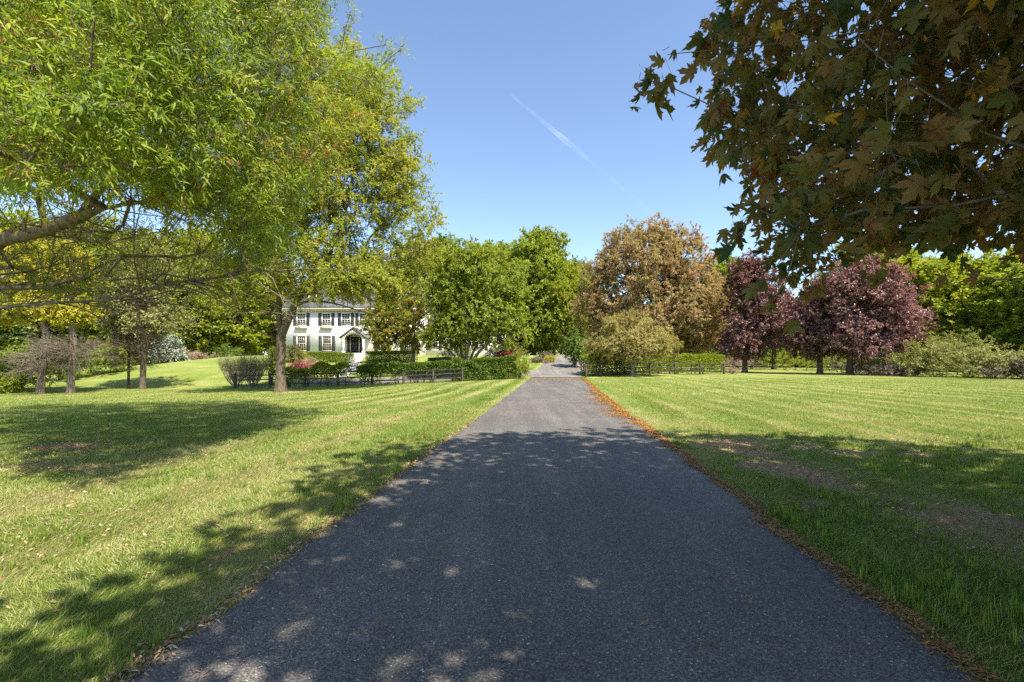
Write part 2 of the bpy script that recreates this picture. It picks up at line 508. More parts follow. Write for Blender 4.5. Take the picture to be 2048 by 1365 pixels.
def limbs_mesh(mb, P, par, R, rtip=.012, power=.5, flare=.7, maxsides=10, base_z=None):
    n = len(P); cnt = np.zeros(n); has = np.zeros(n, bool)
    for i in range(n - 1, -1, -1):
        if not has[i]: cnt[i] += 1
        if par[i] >= 0: cnt[par[i]] += cnt[i]; has[par[i]] = True
    rad = np.maximum(rtip, R * (cnt / cnt[0]) ** power)
    kids = [[] for _ in range(n)]
    for i in range(1, n): kids[par[i]].append(i)
    todo = [(0, None)]
    bz = P[0][2]
    while todo:
        i, fr = todo.pop()
        ch = [] if fr is None else [fr]
        first = fr is None
        while True:
            ch.append(i)
            if not kids[i]: break
            ks = sorted(kids[i], key=lambda k: -cnt[k])
            for k in ks[1:]: todo.append((k, i))
            i = ks[0]
        if len(ch) < 2: continue
        r = rad[ch].copy()
        if not first: r[0] = min(r[0], r[1] * 1.25)
        sides = maxsides if r.max() > .12 else (6 if r.max() > .05 else 4)
        lump = 0.0
        if first:
            sides = maxsides + 6
            h = P[ch][:, 2] - bz
            r = r * (1 + flare * np.exp(-h / .32)) * (1 - .12 * np.clip(h / 4, 0, 1))
            lump = .05 + .16 * np.exp(-h / .4)
        mb.tube(P[ch], r, sides, lump)
    return rad


def tree(name, label, cat, base, trunk, cen, rad, R, bark, leafm, per, leaf, seed, twigs=7, kind='leaf', limbs=(), group=None, step=.8,
         zmin=None, tint=(.5, .22), droop=.15, up=.25, hang=.2, rods=False, flare=.7, rtip=.012, spread=1.0, lift=.12, aspect=.62, ctint=.12,
         extra=None, leafname='crown', trunkname='trunk', power=.5, rodr=.004):
    rng = np.random.default_rng(seed)
    t = thing(name, label, cat, base, group)
    P, par = skeleton(rng, trunk, cen, limbs, step, zmin, lift)
    tb = MB(); limbs_mesh(tb, P, par, R, rtip, power, flare)
    oc = np.mean(cen, axis=0); oc[2] -= .2 * np.ptp(cen[:, 2])
    p, d, nr, tt, (cc, o, e, ln) = sprays(rng, cen, rad, per, twigs, oc, spread, droop, up, tint, hang, ctint)
    if rods:
        tb.rods(cc, o, rodr * 1.3, rodr); tb.rods(o, e, rodr, rodr * .4)
    cb = MB()
    L = leaf * rng.uniform(.65, 1.25, len(p))
    add_leaves(cb, kind, p, d, nr, L, L * aspect, tt)
    if extra: extra(cb, tb, rng)
    tb.build(trunkname, bark, t, True)
    cb.build(leafname, leafm, t)
    return t

# ================================================================== camera, light, sky
cam = bpy.data.objects.new('camera', bpy.data.cameras.new('camera')); COL.objects.link(cam)
cam.location = (0, 0, EYE); cam.rotation_euler = (math.radians(90), 0, 0)
cam.data.sensor_width = 36; cam.data.lens = 36 * F / 2048
cam.data.shift_y = (CY - 1365 / 2) / 2048
cam.data.clip_start = .05; cam.data.clip_end = 9000
C.camera = cam

sun = bpy.data.objects.new('sun', bpy.data.lights.new('sun', 'SUN')); COL.objects.link(sun)
sun.data.energy = 3.8; sun.data.angle = math.radians(.53); sun.data.color = (1, .93, .80)
sun.rotation_euler = Vector(SUNV).to_track_quat('Z', 'Y').to_euler()
elev = math.atan2(SUNV[2], math.hypot(SUNV[0], SUNV[1])); azim = math.atan2(SUNV[0], SUNV[1])
w = bpy.data.worlds.new('World'); C.world = w; w.use_nodes = True
nt = w.node_tree
sky = nt.nodes.new('ShaderNodeTexSky'); sky.sky_type = 'NISHITA'; sky.sun_disc = False
sky.sun_elevation = elev; sky.sun_rotation = azim; sky.altitude = 100; sky.air_density = 1.0; sky.dust_density = .4; sky.ozone_density = 1.6
bg = nt.nodes['Background']; bg.inputs[1].default_value = .098
nt.links.new(sky.outputs[0], bg.inputs[0])
C.view_settings.view_transform = 'Standard'; C.view_settings.look = 'None'; C.view_settings.exposure = 1.5; C.view_settings.gamma = 1
C.render.engine = 'CYCLES'
cy = C.cycles
cy.max_bounces = 8; cy.diffuse_bounces = 4; cy.glossy_bounces = 2; cy.transmission_bounces = 4; cy.transparent_max_bounces = 6
cy.sample_clamp_indirect = 6; cy.caustics_reflective = False; cy.caustics_refractive = False
cy.use_denoising = False
try: cy.denoiser = 'OPENIMAGEDENOISE'; cy.denoising_input_passes = 'RGB_ALBEDO_NORMAL'; cy.denoising_prefilter = 'ACCURATE'
except Exception: pass


# ================================================================== the ground
def bare(X, Y):
    u = X - drive_c(Y)
    n = fbm(X * .9, Y * .9, 21, 4)
    b = .85 * np.exp(-(((X - 4.3) / 1.15) ** 2 + ((Y - 8.1) / .75) ** 2))
    b += .5 * np.exp(-(((X - 3.95 - .5 * (n - .5)) / .5) ** 2)) * ss(2.6, 3.6, Y) * (1 - ss(7.4, 8.2, Y))
    b += .8 * np.exp(-(((X - 4.6) / .45) ** 2 + ((Y - 4.2) / .5) ** 2))
    b += .5 * np.exp(-(((X - 8.0) / 1.2) ** 2 + ((Y - 8.4) / .5) ** 2))
    b += .55 * np.exp(-(((X + 5.6) / 1.3) ** 2 + ((Y - 6.6) / .55) ** 2))
    b += .4 * np.exp(-(((X + 7.2) / 1.2) ** 2 + ((Y - 7.8) / .5) ** 2))
    b += 1.0 * np.exp(-(((X + 13.9) / 1.3) ** 2 + ((Y - 29.3) / .7) ** 2))
    b += .5 * ss(.52, .72, fbm(X * 1.1, Y * 1.1, 55, 3)) * ss(1.9, 2.6, u) * ss(8.6, 7.2, Y) + .3 * ss(.55, .75, fbm(X * .8, Y * .8, 56, 3)) * ss(-1.9, -2.6, u) * ss(12, 6, Y)
    b += .35 * np.exp(-((np.abs(u) - 2.0) / .1) ** 2) * (Y < 37)
    return np.clip(b * (-.45 + 1.7 * n + 1.1 * fbm(X * 3.4, Y * 3.4, 61, 3)), 0, 1)


def dry(X, Y):
    """0 lush green .. 1 straw"""
    u = X - drive_c(Y)
    wob = .8 * (fbm(X * .22, Y * .09, 3) - .5)
    st = np.sin((u + wob * 2) * 2 * math.pi / 1.45)
    sideL = ss(-1, -3, u)
    far = ss(7, 14, Y)
    v = .56 + (.18 + .13 * far) * st * (.3 + 1.4 * fbm(X * .3, Y * .12, 14, 2)) * (sideL * 1.25 + (1 - sideL) * .5) * ss(30, -20, -u)
    v += .42 * (fbm(X * .55, Y * .55, 8, 4) - .5) + .3 * (fbm(X * 2.3, Y * 2.3, 9, 3) - .5)
    v += .10 * sideL * (1 - far)
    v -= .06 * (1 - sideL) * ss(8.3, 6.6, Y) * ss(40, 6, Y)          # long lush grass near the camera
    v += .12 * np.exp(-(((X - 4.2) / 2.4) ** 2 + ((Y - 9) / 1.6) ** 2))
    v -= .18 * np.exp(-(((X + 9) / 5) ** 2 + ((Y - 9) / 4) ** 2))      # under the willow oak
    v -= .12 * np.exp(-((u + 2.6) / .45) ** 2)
    return v


def axis(segs):
    out = []
    for a, b, stp in segs: out.append(np.arange(a, b, stp))
    return np.unique(np.concatenate(out + [np.array([segs[-1][1]])]))


xs = axis([(-900, -200, 60), (-200, -70, 8), (-70, -32, 1.2), (-32, -14, .5), (-14, 14, .2), (14, 32, .5), (32, 70, 1.2), (70, 200, 8), (200, 900, 60)])
ys = axis([(-60, -10, 5), (-10, 1, .5), (1, 16, .2), (16, 74, .5), (74, 130, 3), (130, 300, 15), (300, 1500, 100)])
gx, gy = np.meshgrid(xs, ys)
gz = H(gx, gy)
nx, ny = len(xs), len(ys)
g = MB()
ii = np.arange(ny - 1)[:, None] * nx + np.arange(nx - 1)[None]
q = np.stack([ii, ii + 1, ii + nx + 1, ii + nx], -1).reshape(-1, 4)
under = (np.abs(gx - drive_c(gy)) < 1.75) & (gy < 36)
gz2 = gz - under * .03
g.add_np(np.stack([gx, gy, gz2], -1), q, np.full(len(q), 4), np.zeros(len(q)))
me = g.mesh('lawn')
me.attributes.remove(me.attributes['tint'])
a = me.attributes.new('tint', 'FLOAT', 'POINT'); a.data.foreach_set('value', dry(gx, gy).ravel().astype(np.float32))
a = me.attributes.new('bare', 'FLOAT', 'POINT'); a.data.foreach_set('value', bare(gx, gy).ravel().astype(np.float32))
me.materials.append(M['ground'])
me.polygons.foreach_set('use_smooth', np.ones(len(me.polygons), bool))
o = bpy.data.objects.new('lawn', me); COL.objects.link(o); tag(o, 'wide mown lawn on both sides of the driveway', 'lawn', kind='structure')


def edge_noise(Y, s):
    return .10 * (vnoise(Y * 1.1, Y * 0 + s, 3) - .5) + .06 * (vnoise(Y * 5, Y * 0 + s, 4) - .5)


def strip(name, mat, left, right, lift, label, cat, cols=9, nois=True):
    """a sheet between two edge polylines of equal length, laid on the ground"""
    L = np.array(left, float); R = np.array(right, float)
    mb = MB(); t = np.linspace(0, 1, cols)
    X = L[:, None, 0] * (1 - t) + R[:, None, 0] * t; Y = L[:, None, 1] * (1 - t) + R[:, None, 1] * t
    Z = H(X, Y) + lift
    n = len(L)
    i = np.arange(n - 1)[:, None] * cols + np.arange(cols - 1)[None]
    q = np.stack([i, i + 1, i + cols + 1, i + cols], -1).reshape(-1, 4)
    mb.add_np(np.stack([X, Y, Z], -1), q, np.full(len(q), 4), np.full(len(q), .5))
    o = mb.build(name, mat, None, True)
    return tag(o, label, cat, kind='structure')


def smooth_path(pts, st):
    pts = np.array(pts, float)
    d = np.concatenate([[0], np.cumsum(np.linalg.norm(np.diff(pts, axis=0), axis=1))])
    s = np.arange(0, d[-1], st)
    p = np.stack([np.interp(s, d, pts[:, k]) for k in range(2)], 1)
    for _ in range(int(3 / st) + 4): p[1:-1] = (p[:-2] + 2 * p[1:-1] + p[2:]) / 4
    return p


yy = np.concatenate([np.arange(-14, 36.9, .2), [36.9]])
half = 1.97 + .12 * ss(20, 36, yy)
Le = np.stack([drive_c(yy) - half + edge_noise(yy, 1), yy], 1); Re = np.stack([drive_c(yy) + half + edge_noise(yy, 7), yy], 1)
strip('driveway', M['asphalt'], Le, Re, .012, 'straight dark asphalt driveway leading to the house', 'driveway')
cp = smooth_path([(3.57, 36.9), (4.0, 41), (5.2, 47), (7.0, 54), (8.2, 60), (8.4, 65), (6.5, 70), (2, 72), (-6, 72)], .4)
tg = unit(np.gradient(cp, axis=0)); nrm2 = np.stack([-tg[:, 1], tg[:, 0]], 1)
hw = (2.05 + .2 * ss(37, 41, cp[:, 1]))[:, None]
strip('driveway_bend', M['court'], cp + nrm2 * hw, cp - nrm2 * hw, .035, 'pale grey bend of the driveway beyond the gateway', 'driveway', 7)
fc = smooth_path([(3.2, 42.6), (0, 41.2), (-5, 40.6), (-12, 40.4), (-19, 40.6)], .4)
tg = unit(np.gradient(fc, axis=0)); nrm2 = np.stack([-tg[:, 1], tg[:, 0]], 1)
strip('forecourt', M['court'], fc - nrm2 * 2.0, fc + nrm2 * 2.0, .027, 'grey paved lane running behind the hedge and fence', 'lane', 7)
fp = smooth_path([(-19.0, 56.0), (-18.0, 52), (-16.9, 47), (-16.4, 42.4)], .4)
tg = unit(np.gradient(fp, axis=0)); nrm2 = np.stack([-tg[:, 1], tg[:, 0]], 1)
strip('front_path', M['stone'], fp - nrm2 * .75, fp + nrm2 * .75, .02, 'pale stone path from the lane to the front steps', 'path', 5)

# ------------------------------------------------------------------ grass blades, litter
rng = np.random.default_rng(7)


def blades(mb, n, y0, y1, ln, wd, bias, pad=3.0):
    Y = y0 + (y1 - y0) * rng.uniform(0, 1, n)
    hwid = 1.125 * np.maximum(Y, 1.5) + pad
    X = rng.uniform(-1, 1, n) * hwid
    u = np.abs(X - drive_c(Y))
    k = u > 1.96 + rng.uniform(-.07, .05, n) + .12 * ss(20, 36, Y)
    b = bare(X, Y)
    k &= rng.uniform(0, 1, n) > np.clip(b * 1.4 - .2, 0, .97)
    k &= (Y < 36.3)
    X, Y, b = X[k], Y[k], b[k]; n = len(X)
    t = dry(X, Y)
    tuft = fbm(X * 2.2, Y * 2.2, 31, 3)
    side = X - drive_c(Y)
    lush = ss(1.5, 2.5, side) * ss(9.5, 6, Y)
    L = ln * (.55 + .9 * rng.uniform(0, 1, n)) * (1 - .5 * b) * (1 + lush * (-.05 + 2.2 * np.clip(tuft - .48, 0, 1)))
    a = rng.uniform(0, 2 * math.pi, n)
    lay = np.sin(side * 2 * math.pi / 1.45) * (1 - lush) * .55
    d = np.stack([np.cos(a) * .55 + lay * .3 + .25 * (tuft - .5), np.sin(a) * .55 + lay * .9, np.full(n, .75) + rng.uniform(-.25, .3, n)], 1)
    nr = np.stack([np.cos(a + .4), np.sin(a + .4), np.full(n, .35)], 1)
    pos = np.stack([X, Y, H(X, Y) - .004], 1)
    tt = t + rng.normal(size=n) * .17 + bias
    straw = rng.uniform(0, 1, n) < .08 + .10 * (side < 0) * (Y < 9)
    tt = np.where(straw, .85 + rng.normal(size=n) * .1, tt)
    add_leaves(mb, 'blade', pos, d, nr, L, wd * rng.uniform(.6, 1.3, n), tt)


gb = MB()
blades(gb, 130000, 1.4, 3.2, .044, .0038, 0)
blades(gb, 210000, 3.2, 6, .045, .0045, 0)
blades(gb, 210000, 6, 11, .046, .0065, 0)
blades(gb, 200000, 11, 19, .046, .010, 0)
blades(gb, 150000, 19, 36, .05, .02, 0)
# longer tufts the mower leaves under the maple and along the edges
nt_ = 2600
ty = 1.5 + 7.5 * rng.uniform(0, 1, nt_) ** 1.2
tx = drive_c(ty) + np.where(rng.uniform(0, 1, nt_) < .82, 2.1 + 7.5 * rng.uniform(0, 1, nt_) ** 1.3, -2.05 - 3.5 * rng.uniform(0, 1, nt_) ** 2)
k = (fbm(tx * 1.4, ty * 1.4, 91, 3) > .47) & (rng.uniform(0, 1, nt_) > bare(tx, ty) * 1.1)
tx, ty = tx[k], ty[k]; m = rng.integers(14, 34, len(tx)); i = np.repeat(np.arange(len(tx)), m); n = len(i)
a = rng.uniform(0, 6.283, n); rr = np.abs(rng.normal(size=n)) * .045; hs = rng.uniform(.055, .125, len(tx))[i]
X = tx[i] + np.cos(a) * rr; Y = ty[i] + np.sin(a) * rr
k = np.abs(X - drive_c(Y)) > 1.95; X, Y, a, hs, i = X[k], Y[k], a[k], hs[k], i[k]; n = len(X)
lean = rng.uniform(.15, .8, n); tv = rng.normal(size=len(tx))[i] * .09
add_leaves(gb, 'blade', np.stack([X, Y, H(X, Y) - .004], 1), np.stack([np.cos(a) * lean, np.sin(a) * lean, np.ones(n)], 1), np.stack([np.cos(a), np.sin(a), np.full(n, -.2)], 1) * -1,
           hs * rng.uniform(.6, 1.15, n), rng.uniform(.003, .0055, n) * (1 + .08 * Y), .38 + tv + .14 * rng.normal(size=n))
o = gb.build('grass', M['grass']); tag(o, 'short mown grass of the lawn beside the driveway', 'grass', kind='stuff')

cb = MB(); n = 26000
Y = np.where(rng.uniform(0, 1, n) < .27, 1.5 + 8 * rng.uniform(0, 1, n), 9.5 + 26 * rng.uniform(0, 1, n) ** 1.2)
wd = (.03 + .05 * vnoise(Y * .9, Y * 0, 77) + .17 * np.exp(-((Y - 16) / 5) ** 2)) * (.02 + 2.6 * np.clip(vnoise(Y * 1.7, Y * 0, 78) - .25, 0, 1) ** 1.3 + .35 * vnoise(Y * 6, Y * 0, 79))
X = drive_c(Y) + 1.98 + .12 * ss(20, 36, Y) + edge_noise(Y, 7) + .07 - np.abs(rng.normal(size=n)) * (wd + .035) - .10 * rng.uniform(-.6, 1, n) ** 3
sz = .03 + .0022 * Y
gate = rng.uniform(0, 1, n) < .03
Y = np.where(gate, 33.4 + rng.normal(size=n) * 1.6, Y); X = np.where(gate, drive_c(Y) + rng.uniform(-1.9, 1.9, n), X)
Y = np.minimum(Y, 36.4)
a = rng.uniform(0, 6.283, n)
add_leaves(cb, 'blade', np.stack([X, Y, H(X, Y) + .016 + rng.uniform(0, .012, n)], 1), np.stack([np.cos(a), np.sin(a), rng.normal(size=n) * .15], 1),
           np.stack([rng.normal(size=n) * .3, rng.normal(size=n) * .3, np.ones(n)], 1), sz * rng.uniform(.6, 1.3, n), .006 + .0009 * Y, rng.uniform(0, 1, n))
o = cb.build('fallen_catkins', M['catkin']); tag(o, 'drift of orange fallen catkins along the driveway edge', 'catkins', kind='stuff')

lb = MB(); n = 9000
X = []; Y = []
yl = 1.5 + 10 * rng.uniform(0, 1, 2600) ** 1.3
X.append(drive_c(yl) - 1.97 - .02 + edge_noise(yl, 1) + np.abs(rng.normal(size=2600)) * .05 - rng.uniform(0, .09, 2600)); Y.append(yl)
px_, py_ = rng.uniform(-9, 11, 260000), rng.uniform(1.6, 13, 260000)
k = (rng.uniform(0, 1, 260000) < (bare(px_, py_) * .6 + .012)) & (np.abs(px_ - drive_c(py_)) > 2.05)
X.append(px_[k]); Y.append(py_[k]); X = np.concatenate(X); Y = np.concatenate(Y); n = len(X)
a = rng.uniform(0, 6.283, n)
add_leaves(lb, 'leaf', np.stack([X, Y, H(X, Y) + .02 + rng.uniform(0, .02, n)], 1), np.stack([np.cos(a), np.sin(a), rng.normal(size=n) * .3], 1),
           np.stack([rng.normal(size=n) * .5, rng.normal(size=n) * .5, np.ones(n)], 1), rng.uniform(.018, .055, n), rng.uniform(.006, .018, n), rng.uniform(0, 1, n) ** .8)
# wisps of catkin lying loose on the asphalt
for _ in range(80):
    y = 1.6 + 8 * rng.uniform() ** 1.2; x = drive_c(y) + rng.uniform(-1.7, 1.8); m = rng.integers(3, 10)
    a = rng.uniform(0, 6.283, m)
    add_leaves(lb, 'blade', np.stack([x + rng.normal(size=m) * .018, y + rng.normal(size=m) * .014, np.full(m, .018) + float(H(x, y))], 1),
               np.stack([np.cos(a), np.sin(a), rng.uniform(0, .4, m)], 1), np.tile([[0.1, .1, 1.]], (m, 1)), rng.uniform(.02, .05, m), .006, rng.uniform(.4, .85, m))
o = lb.build('leaf_litter', M['litter']); tag(o, 'brown dead leaves scattered by the driveway and bare patches', 'leaf litter', kind='stuff')
pb = MB(); n = 620
Y = 1.5 + 15 * rng.uniform(0, 1, n) ** 1.5; X = drive_c(Y) + rng.uniform(-1.85, 1.9, n); a = rng.uniform(0, 6.283, n)
add_leaves(pb, 'leaf', np.stack([X, Y, H(X, Y) + .017], 1), np.stack([np.cos(a), np.sin(a), rng.uniform(-.05, .2, n)], 1),
           np.stack([rng.normal(size=n) * .2, rng.normal(size=n) * .2, np.ones(n)], 1), rng.uniform(.010, .028, n), rng.uniform(.006, .013, n), rng.uniform(0, 1, n))
o = pb.build('fallen_petals', M['petal']); tag(o, 'tiny pale petals and seeds scattered on the asphalt', 'petals', kind='stuff')

# ================================================================== the house
YH, ZB = 58.0, 2.0
house = thing('white_house', 'white painted two storey house with charcoal shutters behind the hedges', 'house', (-20, 62, ZB))


def hb(name, mat, fn, parent=house):
    mb = MB(); fn(mb); return mb.build(name, mat, parent)


XL, XR, EV = -28.8, -11.3, 7.9


def walls(mb):
    mb.box(XL, XR, YH, YH + 9.5, ZB - 1.2, EV)
    mb.prism_x([(YH, EV), (YH + 9.5, EV), (YH + 4.75, EV + 3.75)], XL, XL + .3); mb.prism_x([(YH, EV), (YH + 9.5, EV), (YH + 4.75, EV + 3.75)], XR - .3, XR)


hb('wall', M['white'], walls)
sl = lambda y0, z0, y1, z1, th: [(y0, z0), (y1, z1), (y1, z1 + th), (y0, z0 + th)]
def roof_(mb):
    mb.prism_x([(YH - .5, EV + .04), (YH + 4.75, EV + 4.1), (YH + 4.75, EV + 4.32), (YH - .5, EV + .26)], XL - .25, XR + .25)
    mb.prism_x([(YH + 10, EV + .04), (YH + 10, EV + .26), (YH + 4.753, EV + 4.32), (YH + 4.753, EV + 4.1)], XL - .25, XR + .25)
rf = hb('roof', M['roof'], roof_)
hb('cornice', M['cream'], lambda mb: (mb.box(XL - .2, XR + .2, YH - .42, YH - .003, EV - .28, EV + .02), mb.box(XL - .22, XR + .22, YH - .56, YH - .425, EV - .1, EV + .06)))
def chim(mb):
    mb.box(XR - 1.5, XR - .5, YH + 4.2, YH + 5.3, EV + 3, EV + 6.0); mb.box(XR - 1.6, XR - .4, YH + 4.1, YH + 5.4, EV + 6.0, EV + 6.2)
hb('chimney', M['white'], chim, rf)
for dx in (PX(626, 59.5), PX(714, 59.5), PX(806, 59.5)):
    def dormer(mb):
        mb.box(dx - .6, dx - .42, YH + 1.25, YH + 1.4, EV + 1.0, EV + 2.35); mb.box(dx + .42, dx + .6, YH + 1.25, YH + 1.4, EV + 1.0, EV + 2.35)
        mb.box(dx - .42, dx + .42, YH + 1.25, YH + 1.4, EV + 1.0, EV + 1.25); mb.box(dx - .42, dx + .42, YH + 1.3, YH + 1.38, EV + 1.78, EV + 1.84); mb.box(dx - .02, dx + .02, YH + 1.3, YH + 1.38, EV + 1.25, EV + 2.35)
        mb.prism([(dx - .6, EV + 2.353), (dx + .6, EV + 2.353), (dx, EV + 2.85)], YH + 1.25, YH + 1.4)
    d_ = hb('dormer', M['trim'], dormer, rf)
    def cheeks(mb):
        mb.box(dx - .597, dx + .597, YH + 1.403, YH + 3.2, EV + 1.0, EV + 2.35)
        for s in (-1, 1): mb.prism([(dx + s * .72, EV + 2.29), (dx, EV + 2.89), (dx, EV + 2.99), (dx + s * .72, EV + 2.39)][::s], YH + 1.15, YH + 3.9)
    hb('dormer_roof', M['roof'], cheeks, rf)

def window(xc, z0, z1, wdt, sill, cols, y=YH, shut=True, flower=False):
    x0, x1 = xc - wdt / 2, xc + wdt / 2
    zm = (z0 + z1) / 2
    fr = MB(); c = .11
    fr.box(x0 - c, x0, y - .07, y + .05, z0, z1); fr.box(x1, x1 + c, y - .07, y + .05, z0, z1)
    fr.box(x0 - c, x1 + c, y - .07, y + .05, z1, z1 + c + .04); fr.box(x0 - c, x1 + c, y - .07, y + .05, z0 - .08, z0)
    fr.box(x0, x1, y - .05, y + .02, zm - .035, zm + .035)
    for i in range(1, cols):
        x = x0 + wdt * i / cols
        fr.box(x - .014, x + .014, y - .035, y - .012, z0, zm - .036); fr.box(x - .014, x + .014, y - .035, y - .012, zm + .036, z1)
    for a_, b_ in ((z0, zm - .036), (zm + .036, z1)):
        for k in (1, 2):
            z = a_ + (b_ - a_) * k / 3; fr.box(x0, x1, y - .033, y - .0135, z - .012, z + .012)
    f = fr.build('window', M['cream'] if sill else M['trim'], house)
    pn = MB(); pn.box(x0, x1, y - .011, y - .004, z0, z1); pn.build('pane', M['glass'], f)
    if sill:
        sb = MB(); sb.box(x0 - .2, x1 + .2, y - .15, y - .003, z0 - .2, z0 - .083); sb.build('sill', M['shutter'], f)
    if shut:
        for s in (-1, 1):
            sx = xc + s * (wdt / 2 + c + .24)
            sh = MB()
            sh.box(sx - .2, sx + .2, y - .045, y - .004, z0 - .06, z1 + .08)
            for k in range(11):
                zz = z0 + (z1 - z0) * (k + .3) / 11; sh.box(sx - .15, sx + .15, y - .06, y - .046, zz, zz + .07)
            sh.build('shutter', M['shutter'], house)
    if flower:
        wb = MB(); wb.prism_x([(y - .38, z0 - .14), (y - .003, z0 - .14), (y - .003, z0 - .5), (y - .28, z0 - .5)], x0 - .25, x1 + .25); wb.build('window_box', M['cream'], house)


for px_, fl, sh in ((603, 1, 1), (653, 1, 1), (692, 0, 1), (727, 0, 1), (766, 1, 1), (817, 1, 1)):
    window(PX(px_, YH), 5.85, 7.32, .98, False, 3, shut=True, flower=bool(fl))
for px_ in (603, 654, 765, 817):
    window(PX(px_, YH), 2.62, 4.42, 1.0, True, 4)
# front door, sidelights, porch
xd = PX(710, YH)
hb('door_surround', M['cream'], lambda mb: (mb.box(xd - 1.12, xd - 1.0, YH - .1, YH - .003, ZB + .3, 4.5), mb.box(xd + 1.0, xd + 1.12, YH - .1, YH - .003, ZB + .3, 4.5), mb.box(xd - 1.0, xd - .96, YH - .05, YH - .003, ZB + .3, 4.4),
    mb.box(xd - .62, xd - .5, YH - .1, YH - .003, ZB + .3, 4.4), mb.box(xd + .5, xd + .62, YH - .1, YH - .003, ZB + .3, 4.4), mb.box(xd - 1.0, xd + 1.0, YH - .1, YH - .003, 4.4, 4.5)))
def door_(mb):
    mb.box(xd - .5, xd + .5, YH - .05, YH - .004, ZB + .3, 4.4)
    for i in (-1, 1):
        for k in range(4): mb.box(xd + i * .24 - .17, xd + i * .24 + .17, YH - .065, YH - .051, ZB + .45 + k * .5, ZB + .85 + k * .5)
dr = hb('door', M['door'], door_)
hb('handle', M['iron'], lambda mb: mb.box(xd + .4, xd + .44, YH - .12, YH - .067, 3.2, 3.45), dr)
for s in (-1, 1):
    def side(mb, s=s):
        x = xd + s * .81; mb.box(x - .18, x + .18, YH - .03, YH - .005, ZB + .4, 4.35)
        for k in range(1, 5): mb.box(x - .18, x + .18, YH - .04, YH - .031, ZB + .4 + k * .4, ZB + .43 + k * .4)
    hb('sidelight', M['glass'], side)
xp, yp = xd + .35, YH - 1.7
def porch_front(mb):
    n = 13; w_, z0, sp = 1.05, 4.0, .62
    arch = [(xp + w_ * math.cos(t), z0 + sp * math.sin(t)) for t in np.linspace(0, math.pi, n)]
    poly_top = [(xp + 1.5, 4.0), (xp + 1.5, 4.2), (xp, 5.35), (xp - 1.5, 4.2), (xp - 1.5, 4.0)]
    tops = [(xp + 1.5, 4.2)] + [(xp + 1.5 - 3.0 * i / (n - 1), 4.2 + 1.15 * (1 - abs(1 - 2 * i / (n - 1)))) for i in range(1, n - 1)] + [(xp - 1.5, 4.2)]
    for i in range(n - 1):
        mb.prism([arch[i], tops[i], tops[i + 1], arch[i + 1]], yp, yp + .18)
    mb.prism([(xp + 1.05, 4.0), (xp + 1.5, 4.0), (xp + 1.5, 4.2)], yp, yp + .18); mb.prism([(xp - 1.05, 4.0), (xp - 1.5, 4.2), (xp - 1.5, 4.0)], yp, yp + .18)
    mb.box(xp - 1.5, xp - 1.3, yp + .183, YH - .003, 4.0, 4.2); mb.box(xp + 1.3, xp + 1.5, yp + .183, YH - .003, 4.0, 4.2)
hb('porch_gable', M['cream'], porch_front)
def porch_roof(mb):
    for s in (-1, 1):
        mb.prism([(xp + s * 1.68, 4.09), (xp, 5.38), (xp, 5.52), (xp + s * 1.68, 4.23)][::s], yp - .15, YH - .004)
hb('porch_roof', M['roof'], porch_roof)
for s in (-1, 1):
    hb('porch_post', M['trim'], lambda mb, s=s: (mb.box(xp + s * 1.25 - .13, xp + s * 1.25 + .13, yp, yp + .26, ZB + .3, 3.997), mb.box(xp + s * 1.25 - .17, xp + s * 1.25 + .17, yp - .04, yp + .3, ZB + .29, ZB + .5)))
hb('porch_floor', M['stone'], lambda mb: mb.box(xp - 1.6, xp + 1.6, yp - .2, YH - .004, ZB - 1, ZB + .28))
hb('front_steps', M['stone'], lambda mb: (mb.box(xp - 1.35, xp + 1.35, yp - .55, yp - .203, ZB - 1, ZB + .14), mb.box(xp - 1.4, xp + 1.4, yp - .9, yp - .553, ZB - 1, ZB)))
hb('lantern', M['iron'], lambda mb: (mb.box(xp - 1.95, xp - 1.77, YH - .3, YH - .1, 3.55, 3.95), mb.box(xp - 1.9, xp - 1.82, YH - .1, YH - .003, 3.7, 3.78), mb.prism([(xp - 2, 3.953), (xp - 1.72, 3.953), (xp - 1.86, 4.1)], YH - .32, YH - .08)))
# the lower wing
WX1, WE = -.8, 5.4
hb('wing_wall', M['white'], lambda mb: (mb.box(XR + .003, WX1, YH + 1.5, YH + 9, ZB - 1.5, WE), mb.prism_x([(YH + 1.5, WE), (YH + 9, WE), (YH + 5.25, WE + 2.7)], WX1 - .3, WX1)))
hb('wing_roof', M['roof'], lambda mb: (mb.prism_x([(YH + 1.1, WE + .03), (YH + 5.25, WE + 3.0), (YH + 5.25, WE + 3.2), (YH + 1.1, WE + .24)], XR + .256, WX1 + .2),
    mb.prism_x([(YH + 9.4, WE + .03), (YH + 9.4, WE + .24), (YH + 5.253, WE + 3.2), (YH + 5.253, WE + 3.0)], XR + .256, WX1 + .2)))
hb('wing_cornice', M['cream'], lambda mb: mb.box(XR + .1, WX1 + .1, YH + 1.2, YH + 1.497, WE - .2, WE + .02))
for px_ in (868, 915, 960):
    window(PX(px_, YH + 1.5), 2.75, 4.0, .95, False, 3, y=YH + 1.5)
window(PX(1003, YH + 1.5), 4.1, 4.9, .8, False, 3, y=YH + 1.5, shut=False)


